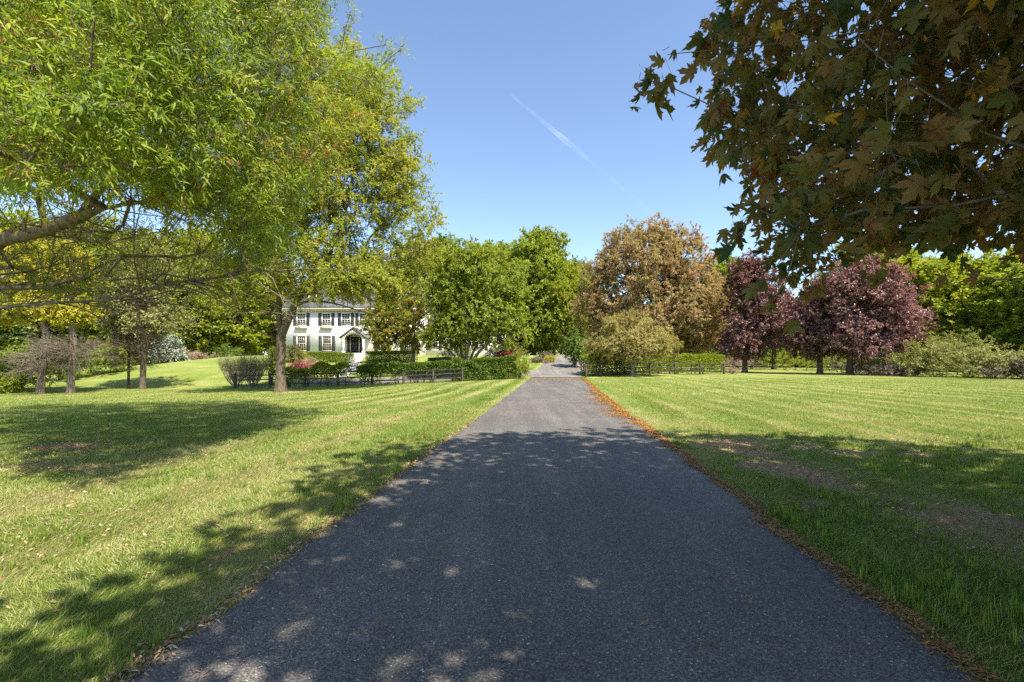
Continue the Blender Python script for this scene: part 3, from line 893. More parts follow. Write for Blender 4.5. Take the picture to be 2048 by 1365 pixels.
# ================================================================== fences
def fence(name, label, pts, nr=3, hgt=1.15):
    x, y = pts[0]
    t = thing(name, label, 'fence', (x, y, float(H(x, y))), 'split rail fences')
    r = np.random.default_rng(int(abs(x) * 10))
    tops = []
    for (x, y) in pts:
        z = float(H(x, y)); mb = MB(); hh = hgt * r.uniform(.95, 1.06); lx, ly = r.normal(size=2) * .02
        b = .075
        V = [(x - b, y - b, z - .2), (x + b, y - b, z - .2), (x + b, y + b, z - .2), (x - b, y + b, z - .2),
             (x - b + lx, y - b + ly, z + hh - .05), (x + b + lx, y - b + ly, z + hh - .05), (x + b + lx, y + b + ly, z + hh - .05), (x - b + lx, y + b + ly, z + hh - .05), (x + lx, y + ly, z + hh)]
        mb.add(V, [(0, 1, 5, 4), (1, 2, 6, 5), (2, 3, 7, 6), (3, 0, 4, 7), (4, 5, 8), (5, 6, 8), (6, 7, 8), (7, 4, 8)])
        mb.build('post', M['wood'], t); tops.append((x, y, z))
    for a_, b_ in zip(tops[:-1], tops[1:]):
        for k in range(nr):
            h_ = .28 + k * .36 * (3 / nr)
            A = np.array(a_) + (0, 0, h_ + r.normal() * .02); B = np.array(b_) + (0, 0, h_ + r.normal() * .02)
            dv = unit(B - A); off = unit(np.array([-dv[1], dv[0], 0])) * .02 * (-1) ** k
            mid = (A + B) / 2 + np.array([0, 0, r.normal() * .02])
            mb = MB(); mb.tube([A + off, mid + off, B + off], [.045, .06, .045], 6); mb.build('rail', M['wood'], t)
    return t


lf = [(PX(p, 36.0 + .4 * math.sin(p * .02)), 36.0 + .4 * math.sin(p * .02)) for p in (470, 540, 610, 676, 744, 807, 866, 925)]
fence('split_rail_fence', 'dark weathered split rail fence in front of the house, hedge growing through it', lf)
rf_ = [(PX(p, y), y) for p, y in ((1172, 37.6), (1200, 39.0), (1249, 40.6), (1300, 42.0), (1351, 43.4), (1400, 44.6), (1448, 45.7))]
fence('split_rail_fence', 'grey split rail fence beside the cream leaved tree, with bright hedge behind', rf_)
x, y = PX(1716, 43), 43.0
ut = thing('utility_marker', 'small green utility marker post on the grass beside a maple trunk', 'marker', (x, y, float(H(x, y))))
mb = MB(); mb.lathe(x, y, [(.0, ut.location.z - .1), (.1, ut.location.z - .1), (.1, ut.location.z + .32), (.085, ut.location.z + .34), (0, ut.location.z + .35)], 12); mb.build('post', M['marker'], ut)
mb = MB(); mb.lathe(x, y, [(.11, ut.location.z + .352), (.115, ut.location.z + .37), (.1, ut.location.z + .45), (.05, ut.location.z + .48), (0, ut.location.z + .485)], 12); mb.build('cap', M['marker'], ut)
x, y = PX(776, 47), 47.0; z = float(H(x, y))
un = thing('garden_urn', 'black iron pedestal urn on the front lawn', 'urn', (x, y, z))
mb = MB(); mb.box(x - .28, x + .28, y - .28, y + .28, z - .05, z + .12); mb.build('plinth', M['iron'], un)
mb = MB(); mb.lathe(x, y, [(.24, z + .123), (.12, z + .2), (.1, z + .32), (.22, z + .42), (.36, z + .6), (.37, z + .72), (.46, z + .78), (.46, z + .82), (.36, z + .82), (.33, z + .7)], 18); mb.build('bowl', M['iron'], un, True)


# ================================================================== shrubs and hedges
def shrub(name, label, cat, px, Y, wpx, top, bottom, mat, seed, n=60, per=80, leaf=.09, depth=None, stem=.05, group=None, tint=(.5, .2), kind='leaf', shell=2.2, twigs=6,
          up=.3, rmin=.22, rmax=.4, bark='bark_dark', rods=False, sink=True, zb=None, aspect=.62, stems=4, rough=.18, spread=1.0):
    X = PX(px, Y); z0 = float(H(X, Y)) if zb is None else zb
    rx = wpx * Y / F / 2; ry = depth or rx * .9
    zt = EYE + (CY - top) / F * Y; zl = max(z0 + .05, EYE + (CY - bottom) / F * Y)
    r = np.random.default_rng(seed)
    cen, rad = crown(r, [(X, Y, (zt + zl) / 2, rx, ry, (zt - zl) / 2)], n, rmin, rmax, shell, rough)
    cen[:, 2] = np.maximum(cen[:, 2], z0 + .12)
    trunk = [(X, Y, z0 - .15), (X + .02, Y, z0 + .1), (X, Y + .03, z0 + max(.15, .25 * (zt - z0)))]
    limbs = []
    for i in range(stems):
        a = i * 6.283 / max(1, stems) + r.uniform(0, 1); q = r.uniform(.35, .6)
        limbs.append([(X, Y, z0 + .02), (X + rx * .2 * math.cos(a), Y + ry * .2 * math.sin(a), z0 + .3 * (zt - z0)), (X + rx * q * math.cos(a), Y + ry * q * math.sin(a), z0 + .62 * (zt - z0))])
    return tree(name, label, cat, (X, Y, z0), trunk, cen, rad, stem, M[bark], M[mat], per, leaf, seed + 1, twigs, kind, limbs, group, .5, z0 - 1, tint, .1, up, .1, rods,
                .3, .008, spread, .1, aspect, .1, None, 'foliage', 'stem', .5, .006)


def hedge(name, label, path, hgt, dep, mat, seed, density=900, leaf=.06, wob=.12, gaps=0.0, tint=(.5, .2), bottom=.05, group=None, stems=1.0, tops=None):
    """clipped or leggy hedge along a path: leaves through its outer layer, stems below"""
    density *= 1.4; leaf *= 1.65
    r = np.random.default_rng(seed)
    p = smooth_path(path, .25); L = .25 * len(p)
    x0, y0 = p[len(p) // 2]; t = thing(name, label, 'hedge', (x0, y0, float(H(x0, y0))), group)
    tg = unit(np.gradient(p, axis=0)); nm = np.stack([-tg[:, 1], tg[:, 0]], 1)
    n = int(density * L * (hgt * 2 + dep))
    s = r.uniform(0, len(p) - 1.001, n); i = s.astype(int); f = (s - i)[:, None]
    c = p[i] * (1 - f) + p[i + 1] * f
    z0 = H(c[:, 0], c[:, 1])
    # a rounded box section
    per_ = 2 * hgt + dep; q = r.uniform(0, per_, n); lay = r.uniform(0, 1, n) ** 2 * .32
    off = np.where(q < hgt, -dep / 2 + lay, np.where(q < hgt + dep, q - hgt - dep / 2, dep / 2 - lay))
    hz = np.where(q < hgt, q, np.where(q < hgt + dep, hgt - lay, q - hgt - dep))
    lump = fbm(s * .25 * 1.6 + seed, hz * 1.6, seed, 3) - .5
    hz = hz * (1 + wob * (fbm(s * .25 * 1.1, s * 0, seed + 3, 3) - .5) * 2)
    off = off * (1 + wob * 3 * lump)
    if tops is not None: hz = hz * tops(s / len(p))
    k = (hz > bottom + .25 * gaps * vnoise(s * .25 * 2.2, s * 0, seed + 9)) & (r.uniform(0, 1, n) > gaps * ss(.75, .35, hz / hgt) * (.4 + 1.2 * vnoise(s * .25 * 2.5, s * 0, seed + 4)))
    c, off, hz, z0, i = c[k], off[k], hz[k], z0[k], i[k]; n = len(c)
    pos = np.stack([c[:, 0] + nm[i, 0] * off, c[:, 1] + nm[i, 1] * off, z0 + hz], 1)
    outw = np.stack([nm[i, 0] * np.sign(off), nm[i, 1] * np.sign(off), np.where(hz > hgt * .85, 1.2, .35)], 1)
    d = unit(outw * .6 + r.normal(size=(n, 3)) * .7); nr = unit(np.array([0, 0, .8]) + r.normal(size=(n, 3)) * .6)
    cb = MB(); Ls = leaf * r.uniform(.65, 1.3, n)
    add_leaves(cb, 'leaf', pos, d, nr, Ls, Ls * .62, tint[0] + tint[1] * r.normal(size=n) + .5 * lump[k] * .6)
    for _ in range(max(3, int(L * 1.6 * stems))):
        tb = MB()
        j = r.integers(0, len(p)); b = np.array([*p[j], 0]); b[:2] += nm[j] * r.normal() * dep * .12; b[2] = float(H(*b[:2])) - .05
        for _ in range(4):
            e = b + np.array([r.normal() * .25, r.normal() * .2, hgt * r.uniform(.6, .9)]); m = (b + e) / 2 + r.normal(size=3) * .06
            tb.tube([b, m, e], [.022, .016, .006], 4)
        tb.build('stem', M['bark_dark'], t, True)
    cb.build('foliage', M[mat], t)
    return t


P2 = lambda px, Y: (PX(px, Y), Y)
# along the fence on the house side
hedge('privet_hedge', 'broken bright green hedge by the oak trunk, pale gaps beneath it', [P2(573, 36.5), P2(700, 36.5)], 1.65, 1.0, 'green', 301, 330, .085, .35, .85, (.62, .22))
hedge('leggy_hedge', 'dark thin bottomed hedge growing through the fence rails before the urn', [P2(716, 36.25), P2(905, 36.25)], 1.6, .8, 'deep', 302, 420, .08, .15, .95, (.5, .22), .1)
hedge('laurel_hedge', 'tall dense dark hedge ending at the driveway gateway', [P2(908, 36.6), P2(1036, 36.9)], 1.8, 1.3, 'deep', 303, 420, .085, .2, .1, (.6, .3))
shrub('clipped_bush', 'rounded bright green bush closing the hedge at the gateway', 'bush', 1040, 36.9, 40, 714, 757, 'green', 304, 70, 110, .08, .9, tint=(.55, .2))
hedge('fence_hedge', 'bright hedge behind the grey fence on the far side of the driveway', [P2(1166, 39.2), P2(1250, 42), P2(1350, 44.6), P2(1446, 46.6)], 1.85, .9, 'green', 305, 330, .09, .15, .6, (.55, .22), .1)
# clipped boxwood before the house
hedge('boxwood_hedge', 'long low clipped boxwood hedge under the ground floor windows', [P2(618, 52.5), P2(680, 52)], 1.05, 1.1, 'box', 311, 750, .055, .06, 0, (.62, .2), .03, 'clipped boxwood hedges')
hedge('boxwood_hedge', 'clipped boxwood block beside the foot of the front path, by the steps', [P2(680, 50.5), P2(706, 50.5)], 1.2, 2.2, 'box', 312, 600, .055, .06, 0, (.6, .2), .03, 'clipped boxwood hedges')
hedge('boxwood_hedge', 'clipped boxwood hedge behind the black urn', [P2(736, 52), P2(834, 52)], 1.15, 2.0, 'box', 313, 650, .055, .06, 0, (.6, .2), .03, 'clipped boxwood hedges')
hedge('boxwood_hedge', 'dark flat topped clipped hedge between the urn and the multi stemmed tree', [P2(858, 47.5), P2(905, 47.5)], 1.05, 2.0, 'deep', 314, 650, .055, .06, 0, (.75, .2), .03, 'clipped boxwood hedges')
shrub('round_boxwood', 'small round boxwood before the clipped hedges', 'shrub', 643, 48, 24, 722, 736, 'green', 321, 40, 70, .06, tint=(.5, .2))
shrub('photinia', 'mottled red tipped shrub beside the house corner window', 'shrub', 587, 52, 42, 688, 728, 'photinia', 322, 90, 90, .09)
shrub('orange_shrub', 'small orange leaved shrub under the ground floor window', 'shrub', 605, 54, 20, 705, 720, 'gold', 323, 30, 60, .08, tint=(.2, .3))
shrub('weeping_maple', 'low pink red weeping maple behind the hedge near the oak trunk', 'shrub', 602, 44, 48, 722, 748, 'pinkred', 324, 80, 90, .08)
shrub('weeping_maple', 'bright red weeping maple dome above the tall hedge by the gateway', 'shrub', 1012, 41, 46, 700, 735, 'red', 325, 90, 90, .08)
shrub('arborvitae', 'tall bright green columnar evergreen behind the oak trunk', 'shrub', 544, 40, 26, 692, 764, 'green', 326, 90, 100, .07, tint=(.6, .2))
shrub('plumed_grass', 'pale dry twiggy shrub beside the pink red maple', 'shrub', 622, 46, 22, 715, 735, 'dryshrub', 327, 40, 50, .12, aspect=.15)
shrub('dry_shrub', 'tan dried shrub at the side of the multi stemmed tree', 'shrub', 893, 45, 36, 698, 728, 'dryshrub', 328, 50, 60, .12, aspect=.2, tint=(.3, .2))
shrub('olive_shrub', 'loose grey green shrub against the wall of the house wing', 'shrub', 930, 52, 60, 686, 722, 'olive', 341, 90, 80, .1, tint=(.35, .2))
shrub('leafy_shrub', 'leafy green shrub between the wing windows', 'shrub', 1000, 53, 50, 680, 718, 'green', 343, 80, 80, .1, tint=(.4, .2))
shrub('fountain_shrub', 'pale grey twiggy shrub before the wing window', 'shrub', 984, 44, 44, 696, 728, 'dryshrub', 329, 60, 60, .16, aspect=.12, tint=(.6, .2))
shrub('round_shrub', 'rounded grey green shrub behind the red maple dome', 'shrub', 1030, 50, 50, 692, 722, 'olive', 330, 80, 90, .08, tint=(.3, .2))
shrub('island_shrub', 'yellow flowering shrub on the driveway island', 'shrub', 1099, 50, 22, 715, 731, 'gold', 331, 50, 80, .08, tint=(.3, .2))
shrub('island_shrub', 'dusty pink low shrub at the island edge', 'shrub', 1073, 50, 28, 718, 731, 'bramble', 332, 50, 70, .08, tint=(.45, .2))
shrub('island_shrub', 'grey mauve spreading shrub standing tallest on the driveway island', 'shrub', 1092, 52.5, 30, 706, 726, 'bramble', 333, 50, 70, .08, tint=(.5, .2))
shrub('island_shrub', 'small round grey shrub before the yellow flowering one', 'shrub', 1092, 49, 12, 723, 733, 'dryshrub', 334, 24, 50, .06, tint=(.2, .2))
shrub('gateway_shrub', 'dark green shrub tree beside the gateway under the copper tree', 'shrub', 1150, 46, 50, 655, 752, 'deep', 335, 110, 80, .13, tint=(.6, .22))
shrub('tan_tuft', 'tan tuft of dry grass at the end post of the grey fence', 'grass tuft', 1466, 46.5, 30, 737, 752, 'dryshrub', 336, 40, 60, .14, aspect=.12, tint=(.5, .2), rmin=.15, rmax=.3)

# the bare stemmed vase shaped shrub at the end of the fence
X0, Y0 = P2(490, 37.5); z0 = float(H(X0, Y0)); r = np.random.default_rng(41)
vs = thing('vase_shrub', 'pale bare stemmed vase shaped shrub at the end of the fence', 'shrub', (X0, Y0, z0))
tb, lb = MB(), MB(); tipsA = []; tipsB = []
for (bx, ns) in ((-.75, 26), (.65, 30)):
    for i in range(ns):
        a = r.uniform(0, 6.283); ln = r.uniform(.4, 1.0); b = np.array([X0 + bx + r.normal() * .1, Y0 + r.normal() * .1, z0 - .05])
        e = b + np.array([math.cos(a) * ln * 1.25 + bx * .2, math.sin(a) * ln * 1.1, r.uniform(1.4, 2.0)])
        m = b * .5 + e * .5 + np.array([math.cos(a) * .18, math.sin(a) * .18, -.15])
        t = np.linspace(0, 1, 6)[:, None]; P = (1 - t) ** 2 * b + 2 * t * (1 - t) * m + t * t * e
        tb.tube(P, np.linspace(.032, .012, 6), 5)
        for k in range(34):
            q = P[min(5, 2 + int(r.uniform(0, 4)))] + r.normal(size=3) * .03
            tipsA.append(q); tipsB.append(q + np.array([r.normal() * .3, r.normal() * .3, r.uniform(.3, 1.1)]))
A, B = np.array(tipsA), np.array(tipsB); tb.rods(A, B, .008, .003); tb.build('stem', M['twig_pale'], vs, True)
n = 26000; i = r.integers(0, len(A), n); f = r.uniform(.3, 1.1, n)[:, None]
pos = A[i] * (1 - f) + B[i] * f + r.normal(size=(n, 3)) * .07
pos = pos[pos[:, 2] > z0 + 1.35]; n = len(pos)
add_leaves(lb, 'leaf', pos, r.normal(size=(n, 3)) + np.array([0, 0, .5]), r.normal(size=(n, 3)) + np.array([0, 0, .7]), r.uniform(.035, .075, n), .03, .35 + .2 * r.normal(size=n))
lb.build('foliage', M['olive'], vs)


# ================================================================== trees
def inside(poly, x, y):
    poly = np.array(poly, float); r = np.zeros(np.shape(x), bool)
    for (x1, y1), (x2, y2) in zip(poly, np.roll(poly, -1, 0)):
        c = ((y1 > y) != (y2 > y)) & (x < (x2 - x1) * (y - y1) / (y2 - y1 + 1e-9) + x1); r ^= c
    return r


def project(p):
    Y = np.maximum(p[:, 1], .05)
    return CX + F * p[:, 0] / Y, CY - F * (p[:, 2] - EYE) / Y


def thin(cen, rad, dmin):
    keep = []
    for i in range(len(cen)):
        if not keep or np.min(np.sum((cen[keep] - cen[i]) ** 2, 1)) > (dmin * rad[i]) ** 2: keep.append(i)
    return cen[keep], rad[keep]


def in_view(p, rad, margin=60):
    """clumps that would hang into the open part of the photograph's view"""
    x, y = project(p); rp = F * rad / np.maximum(p[:, 1], .05)
    return (p[:, 1] > -.2) & (x > -margin - rp) & (x < 2048 + margin + rp) & (y > -margin - rp) & (y < 1400)


# ---- the willow oak whose boughs reach in over the lawn
r = np.random.default_rng(101)
WX, WY = -10.6, 8.2; wz = float(H(WX, WY))
poly = [(-120, -200), (720, -200), (690, -60), (675, 30), (700, 95), (755, 110), (800, 85), (815, 130), (790, 180), (735, 215), (715, 300), (640, 360), (620, 470), (560, 540), (470, 560), (430, 480), (200, 405), (-120, 430)]
n = 5200
px = r.uniform(-120, 830, n); py = r.uniform(-200, 570, n)
dmin = 3.8 + 4.2 * ss(150, 820, px) + 1.2 * ss(250, 560, py); dmax = np.where(px > 620, 10.5, 13.0)
Y = dmin + (dmax - dmin) * r.uniform(0, 1, n) ** 1.25
cen = np.stack([PX(px, Y), Y, EYE + (CY - py) / F * Y], 1); rad = r.uniform(.34, .6, n)
ok = inside(poly, px, py); rp = F * rad / Y * .75
for a in range(8): ok &= inside(poly, px + rp * math.cos(a * .785), py + rp * math.sin(a * .785))
ok &= (np.hypot(cen[:, 0] - WX, cen[:, 1] - WY) < 9.4) & (cen[:, 2] < 14)
cen, rad = thin(cen[ok][:1400], rad[ok][:1400], .62)
# the tip that leans out to the sky
tipc = np.array([at(p, q, 9.0) for p, q in ((800, 100), (775, 120), (745, 150), (770, 90), (720, 170), (815, 195), (775, 215), (690, 60), (700, 30))])
cen = np.concatenate([cen, tipc]); rad = np.concatenate([rad, np.full(len(tipc), .22)])
nv = len(cen)
# thin low part of the crown
lp = [(0, 440), (200, 420), (430, 480), (470, 560), (430, 570), (330, 560), (130, 585), (-60, 600)]
px = r.uniform(-60, 470, 900); py = r.uniform(420, 620, 900); Y = r.uniform(8.2, 11, 900)
k = inside(lp, px, py); lowc = np.stack([PX(px, Y), Y, EYE + (CY - py) / F * Y], 1)[k][:150]; lowr = np.full(len(lowc), .34)
# crown out of the picture
d = unit(r.normal(size=(2600, 3))); q = np.array([WX, WY, 8.2]) + d * np.array([8.2, 8.2, 5.6]) * (r.uniform(0, 1, 2600) ** .45)[:, None]
qr = np.full(len(q), .62); k = ~in_view(q, qr) & (q[:, 2] > 3.4) & ((q[:, 0] < -2.6) | (q[:, 1] > 3.5)); q, qr = thin(q[k], qr[k], .9)
q, qr = q[:330], qr[:330]
allc = np.concatenate([cen, lowc, q]); allr = np.concatenate([rad, lowr, qr])
per = np.concatenate([np.clip(310 * (rad / .47) ** 2, 60, 520), np.full(len(lowc), 48), np.full(len(q), 190)])
limbs = [[(WX, WY, 2.2), at(-120, 640, 8), at(0, 615, 7.9), at(150, 603, 7.7), at(255, 600, 7.5), at(290, 578, 7.3), at(335, 562, 7.2), at(430, 560, 7.1), at(520, 540, 7.2)],
         [(WX, WY, 3.1), at(-120, 505, 7.8), at(0, 482, 7.5), at(80, 466, 7.3), at(150, 440, 7.1), at(205, 408, 7.0), at(270, 400, 6.9), at(400, 405, 6.9)],
         [(WX, WY, 4.2), (WX + 2.5, WY - 1.5, 5.0), (WX + 5, WY - 2.2, 5.9)], [(WX, WY, 5), (WX + 3, WY + .6, 6.4), (WX + 6, WY + .9, 7.4), (WX + 8, WY + .8, 7.7)],
         [(WX, WY, 4.2), (WX - 2.5, WY + 1, 5.4), (WX - 5, WY + 2, 6.4)], [(WX, WY, 4.6), (WX - .5, WY - 3, 5.8), (WX + .5, WY - 5, 6.6)], [(WX, WY, 5.4), (WX + 1, WY + 3, 7), (WX + 2, WY + 5, 8)]]


def low_twigs(cb, tb, rng):
    A = []; B = []
    for L in limbs[:2]:
        for a_, b_ in zip(L[1:-1], L[2:]):
            for _ in range(8):
                p0 = np.array(a_) + (np.array(b_) - np.array(a_)) * rng.uniform()
                v = np.array([rng.normal() * .5 + .35, rng.normal() * .5, rng.normal() * .35 + .1]); p1 = p0 + v * .6; p2 = p1 + (v + rng.normal(size=3) * .25) * .7
                tb.tube([p0, (p0 + p1) / 2 + rng.normal(size=3) * .03, p1, p2], [.013, .011, .008, .004], 4)
                for _ in range(5):
                    s = p1 + (p2 - p1) * rng.uniform(); A.append(s); B.append(s + v * .25 + rng.normal(size=3) * .22)
    tb.rods(np.array(A), np.array(B), .004, .0015)


tree('willow_oak', 'near willow oak with long slender bright leaves, boughs reaching in from beyond the frame', 'tree', (WX, WY, wz),
     [(WX, WY, wz - .2), (WX, WY, 2), (WX + .05, WY, 4.2), (WX, WY + .1, 7), (WX + .1, WY, 10.5)], allc, allr, .25, M['bark_mid'], M['willow'], per, .09, 102, 9, 'willow', limbs, step=.6,
     zmin=2.6, tint=(.52, .22), ctint=.2, droop=.12, up=.2, hang=.35, rods=True, rtip=.009, aspect=.17, lift=.05, extra=low_twigs, rodr=.0028, power=.62)

# ---- the bronze maple overhead on the other side
r = np.random.default_rng(111)
MX, MY = 6.3, .2
poly = [(1450, -200), (1425, 60), (1405, 150), (1400, 270), (1440, 300), (1490, 330), (1520, 380), (1475, 440), (1485, 465), (1545, 490), (1560, 545), (1585, 570), (1630, 560), (1680, 510), (1780, 470), (1850, 490), (1960, 480), (2200, 500), (2200, -200)]
n = 5000
px = r.uniform(1400, 2200, n); py = r.uniform(-200, 620, n)
edge = np.clip(np.minimum((px - 1400) / 300, (620 - py) / 260), 0, 1)
Y = 3.9 - 1.7 * edge * r.uniform(0, 1, n) + r.uniform(0, 1.6, n) - .6
cen = np.stack([PX(px, Y), Y, EYE + (CY - py) / F * Y], 1); rad = r.uniform(.14, .26, n)
ok = inside(poly, px, py); rp = F * rad / Y * .62
for a in range(8): ok &= inside(poly, px + rp * math.cos(a * .785), py + rp * math.sin(a * .785))
ok &= np.hypot(cen[:, 0] - MX, cen[:, 1] - MY) < 7.2
cen, rad = thin(cen[ok][:900], rad[ok][:900], .95)
out = np.array([at(p, q, 2.5) for p, q in ((1300, 135), (1335, 110), (1320, 165), (1285, 160), (1420, 45), (1425, 95), (1445, 20), (1430, 215), (1440, 250), (1480, 270), (1475, 465), (1492, 440), (1510, 415), (1545, 545), (1565, 590))])
cen = np.concatenate([cen, out]); rad = np.concatenate([rad, np.full(len(out), .085)])
per = np.concatenate([np.clip(13 * (rad[:-len(out)] / .2) ** 2, 7, 22), np.full(len(out), 7)])
nvis = len(cen)
d = unit(r.normal(size=(9500, 3))); q = np.array([5.7, -.4, 6.3]) + d * np.array([7.0, 6.2, 4.3]) * (r.uniform(0, 1, 9500) ** .5)[:, None]
a_ = np.arctan2(d[:, 1], d[:, 0])
qr = np.full(len(q), .5); k = ~in_view(q, qr + .2, 60) & (q[:, 2] > 2.3) & (np.linalg.norm(q - np.array([0, 0, EYE]), axis=1) > 2.6) & (q[:, 0] - .42 * q[:, 2] > -1.95 + .7 * np.sin(q[:, 1] * 1.9)); q, qr = thin(q[k], qr[k], .75); q, qr = q[:1650], qr[:1650]
trunk = [(MX, MY, -.2), (MX, MY, 1.5), (MX + .05, MY, 3), (MX, MY + .1, 6), (MX - .1, MY, 9)]
mlimbs = [[(MX, MY, 2.4), (4.6, 1.1, 2.95), at(2060, 180, 2.5), at(1900, 250, 2.4), at(1800, 330, 2.5), at(1700, 385, 2.7)],
          [(MX, MY, 2.2), (5.0, 2.0, 2.7), at(2060, 370, 3.2), at(1900, 420, 3.2), at(1750, 480, 3.3), at(1600, 560, 3.4)],
          [(MX, MY, 2.7), (4.0, 1.1, 3.6), at(2000, -20, 2.3), at(1800, 60, 2.3), at(1640, 80, 2.4), at(1500, 95, 2.5), at(1345, 108, 2.5)],
          [(MX, MY, 3), (4.5, -1, 4.5), (2.5, -2, 5.6)], [(MX, MY, 3), (5, 2, 5), (3, 3, 6.6)], [(MX, MY, 3), (7.5, 2, 5), (8.5, 4, 6.5)], [(MX, MY, 3), (8, -1.5, 5), (9.5, -2.5, 6.2)]]
mt = thing('bronze_maple', 'bronze leaved maple overhanging the driveway close to the camera, large drooping lobed leaves', 'tree', (MX, MY, float(H(MX, MY))))
P, par = skeleton(r, trunk, np.concatenate([cen, q]), mlimbs, .4, 2.0, .04)
tb = MB(); limbs_mesh(tb, P, par, .27, .0025, .76, .6)
oc = np.array([MX, MY, 4.5])
cb = MB()
p, dd, nr, tt, (cc, oo, e, ln) = sprays(r, cen, rad, per, 4, oc, 1.0, .3, 0, (.45, .25), .9, .12)
tb.rods(oo, oo * .45 + e * .55, .0022, .0012)
# every visible leaf hangs from its stalk
st = p - np.array([0, 0, 1]) * r.uniform(.03, .07, len(p))[:, None] + r.normal(size=(len(p), 3)) * .025
k = r.uniform(size=len(p)) < .5; tb.rods(p[k], st[k], .0011, .0008)
dd = unit(np.stack([r.normal(size=len(p)) * .5, r.normal(size=len(p)) * .5, -.75 + r.normal(size=len(p)) * .4], 1))
nr = unit(np.stack([r.normal(size=len(p)) * .8, -.35 + r.normal(size=len(p)) * .7, .45 + r.normal(size=len(p)) * .35], 1))
L = r.uniform(.055, .12, len(p)); near = np.arange(len(p)) * 0 + 1.0
W = L * r.uniform(.7, 1.05, len(p)); k = r.uniform(size=len(p)) < .55
for kk, nm_ in ((k, 'maple_folded'), (~k, 'maple')): add_leaves(cb, nm_, st[kk], dd[kk], nr[kk], L[kk], W[kk], tt[kk])
# a lone leaf on a long drooping twig
tw = [at(2200, 545, 2.2), at(2060, 556, 2.2), at(1990, 560, 2.2), at(1950, 548, 2.2)]
tb.tube(tw, [.006, .0045, .003, .0015], 5)
add_leaves(cb, 'maple', np.array([tw[-1]]), np.array([[-.1, 0, -1.]]), np.array([[.2, -1, .1]]), .075, .08, np.array([.75]))
p, dd, nr, tt, (cc, oo, e, ln) = sprays(r, q, qr, 33, 6, oc, 1.0, .25, .1, (.42, .22), .4, .1)
tb.rods(oo, e, .004, .002)
L = r.uniform(.13, .21, len(p))
add_leaves(cb, 'maple_plain', p, dd, nr, L, L * .95, tt)
tb.build('trunk', M['twig_tan'], mt, True); cb.build('crown', M['foremaple'], mt)


# ---- middle distance
def ground_at(px, Y): X = PX(px, Y); return X, Y, float(H(X, Y))


def E(px, py, Y, wpx, hpx, dep=None):
    """crown ellipsoid from its centre, width and height as they measure in the photograph at distance Y"""
    c = at(px, py, Y); return (c[0], c[1], c[2], wpx * Y / F / 2, dep or wpx * Y / F / 2 * .9, hpx * Y / F / 2)


def std_tree(name, label, px, Y, ell, R, leafm, seed, n=300, per=130, leaf=.13, rmin=.5, rmax=.9, bark='bark_dark', fork=.45, group=None, tint=(.5, .22), shell=2.2, rough=.16, twigs=7,
             lean=(0, 0), limbs=(), zmin=None, rods=False, spread=1.0, droop=.15, up=.25, aspect=.62, step=.8, trunk=None, flare=.6, extra=None, lift=.12, rodr=.006, power=.5, cat='tree', base=None):
    X, Y, z = base if base is not None else ground_at(px, Y)
    cen, rad = crown(np.random.default_rng(seed), ell, n, rmin, rmax, shell, rough)
    cen[:, 2] = np.maximum(cen[:, 2], z + .5)
    zt = max(e[2] + e[5] * .5 for e in ell); tx = np.mean([e[0] for e in ell]); ty = np.mean([e[1] for e in ell])
    if trunk is None:
        trunk = [(X, Y, z - .2), (X + lean[0] * .3, Y + lean[1] * .3, z + fork * (zt - z) * .5), (X + lean[0], Y + lean[1], z + fork * (zt - z)), (.5 * X + .5 * tx, .5 * Y + .5 * ty, z + .75 * (zt - z)), (tx, ty, zt)]
    if zmin is None: zmin = z + fork * (zt - z) * .7
    return tree(name, label, cat, (X, Y, z), trunk, cen, rad, R, M[bark], M[leafm], per, leaf, seed + 1, twigs, 'leaf', limbs, group, step, zmin, tint, droop, up, .2, rods, flare, .012, spread, lift, aspect, .12, extra, rodr=rodr, power=power)


# the big oak before the house
YO = 30.0; X, Y, z = ground_at(561, YO)
o_trunk = [(X, Y, z - .2), at(561, 740, YO), at(562, 690, YO), at(560, 660, YO), at(557, 610, YO), at(560, 540, YO), at(585, 440, YO), at(620, 330, YO), at(650, 220, YO)]
o_l = [[at(563, 672, YO), at(578, 640, YO), at(592, 600, YO), at(625, 560, YO), at(655, 520, YO), at(690, 430, YO), at(710, 330, YO), at(720, 220, YO)],
       [at(560, 682, YO), at(545, 676, YO), at(515, 662, YO - .3), at(480, 645, YO - .6), at(440, 630, YO - 1), at(405, 600, YO - 1.3)],
       [at(592, 610, YO), at(620, 600, YO), at(670, 607, YO), at(720, 622, YO - .3), at(760, 635, YO - .5)],
       [at(585, 625, YO), at(620, 638, YO), at(660, 655, YO), at(700, 658, YO - .3), at(745, 668, YO - .4)],
       [at(640, 545, YO), at(700, 570, YO), at(760, 560, YO), at(820, 520, YO)]]
ell = [E(690, 300, YO, 330, 380), E(700, 200, YO, 230, 220), E(795, 420, YO, 200, 270), E(770, 330, YO, 160, 220), E(600, 420, YO, 330, 300), E(480, 520, YO, 230, 190), E(640, 520, YO, 260, 120), E(780, 560, YO, 150, 130), E(430, 590, YO - 1, 110, 90), E(690, 560, YO - 1, 240, 80), E(720, 560, YO - 1.5, 220, 90), E(560, 560, YO - 1, 200, 90)]
std_tree('oak', 'large oak with leaning forked trunk on the lawn before the house, crown yellowing', 561, YO, ell, .31, 'oak', 121, 1500, 150, .13, .5, .85, 'bark', limbs=o_l, trunk=o_trunk, zmin=at(0, 700, YO)[2], rough=.2, shell=1.7,
         tint=(.48, .22), step=.7, flare=.75, rods=True, rodr=.006, droop=.2, power=.53)

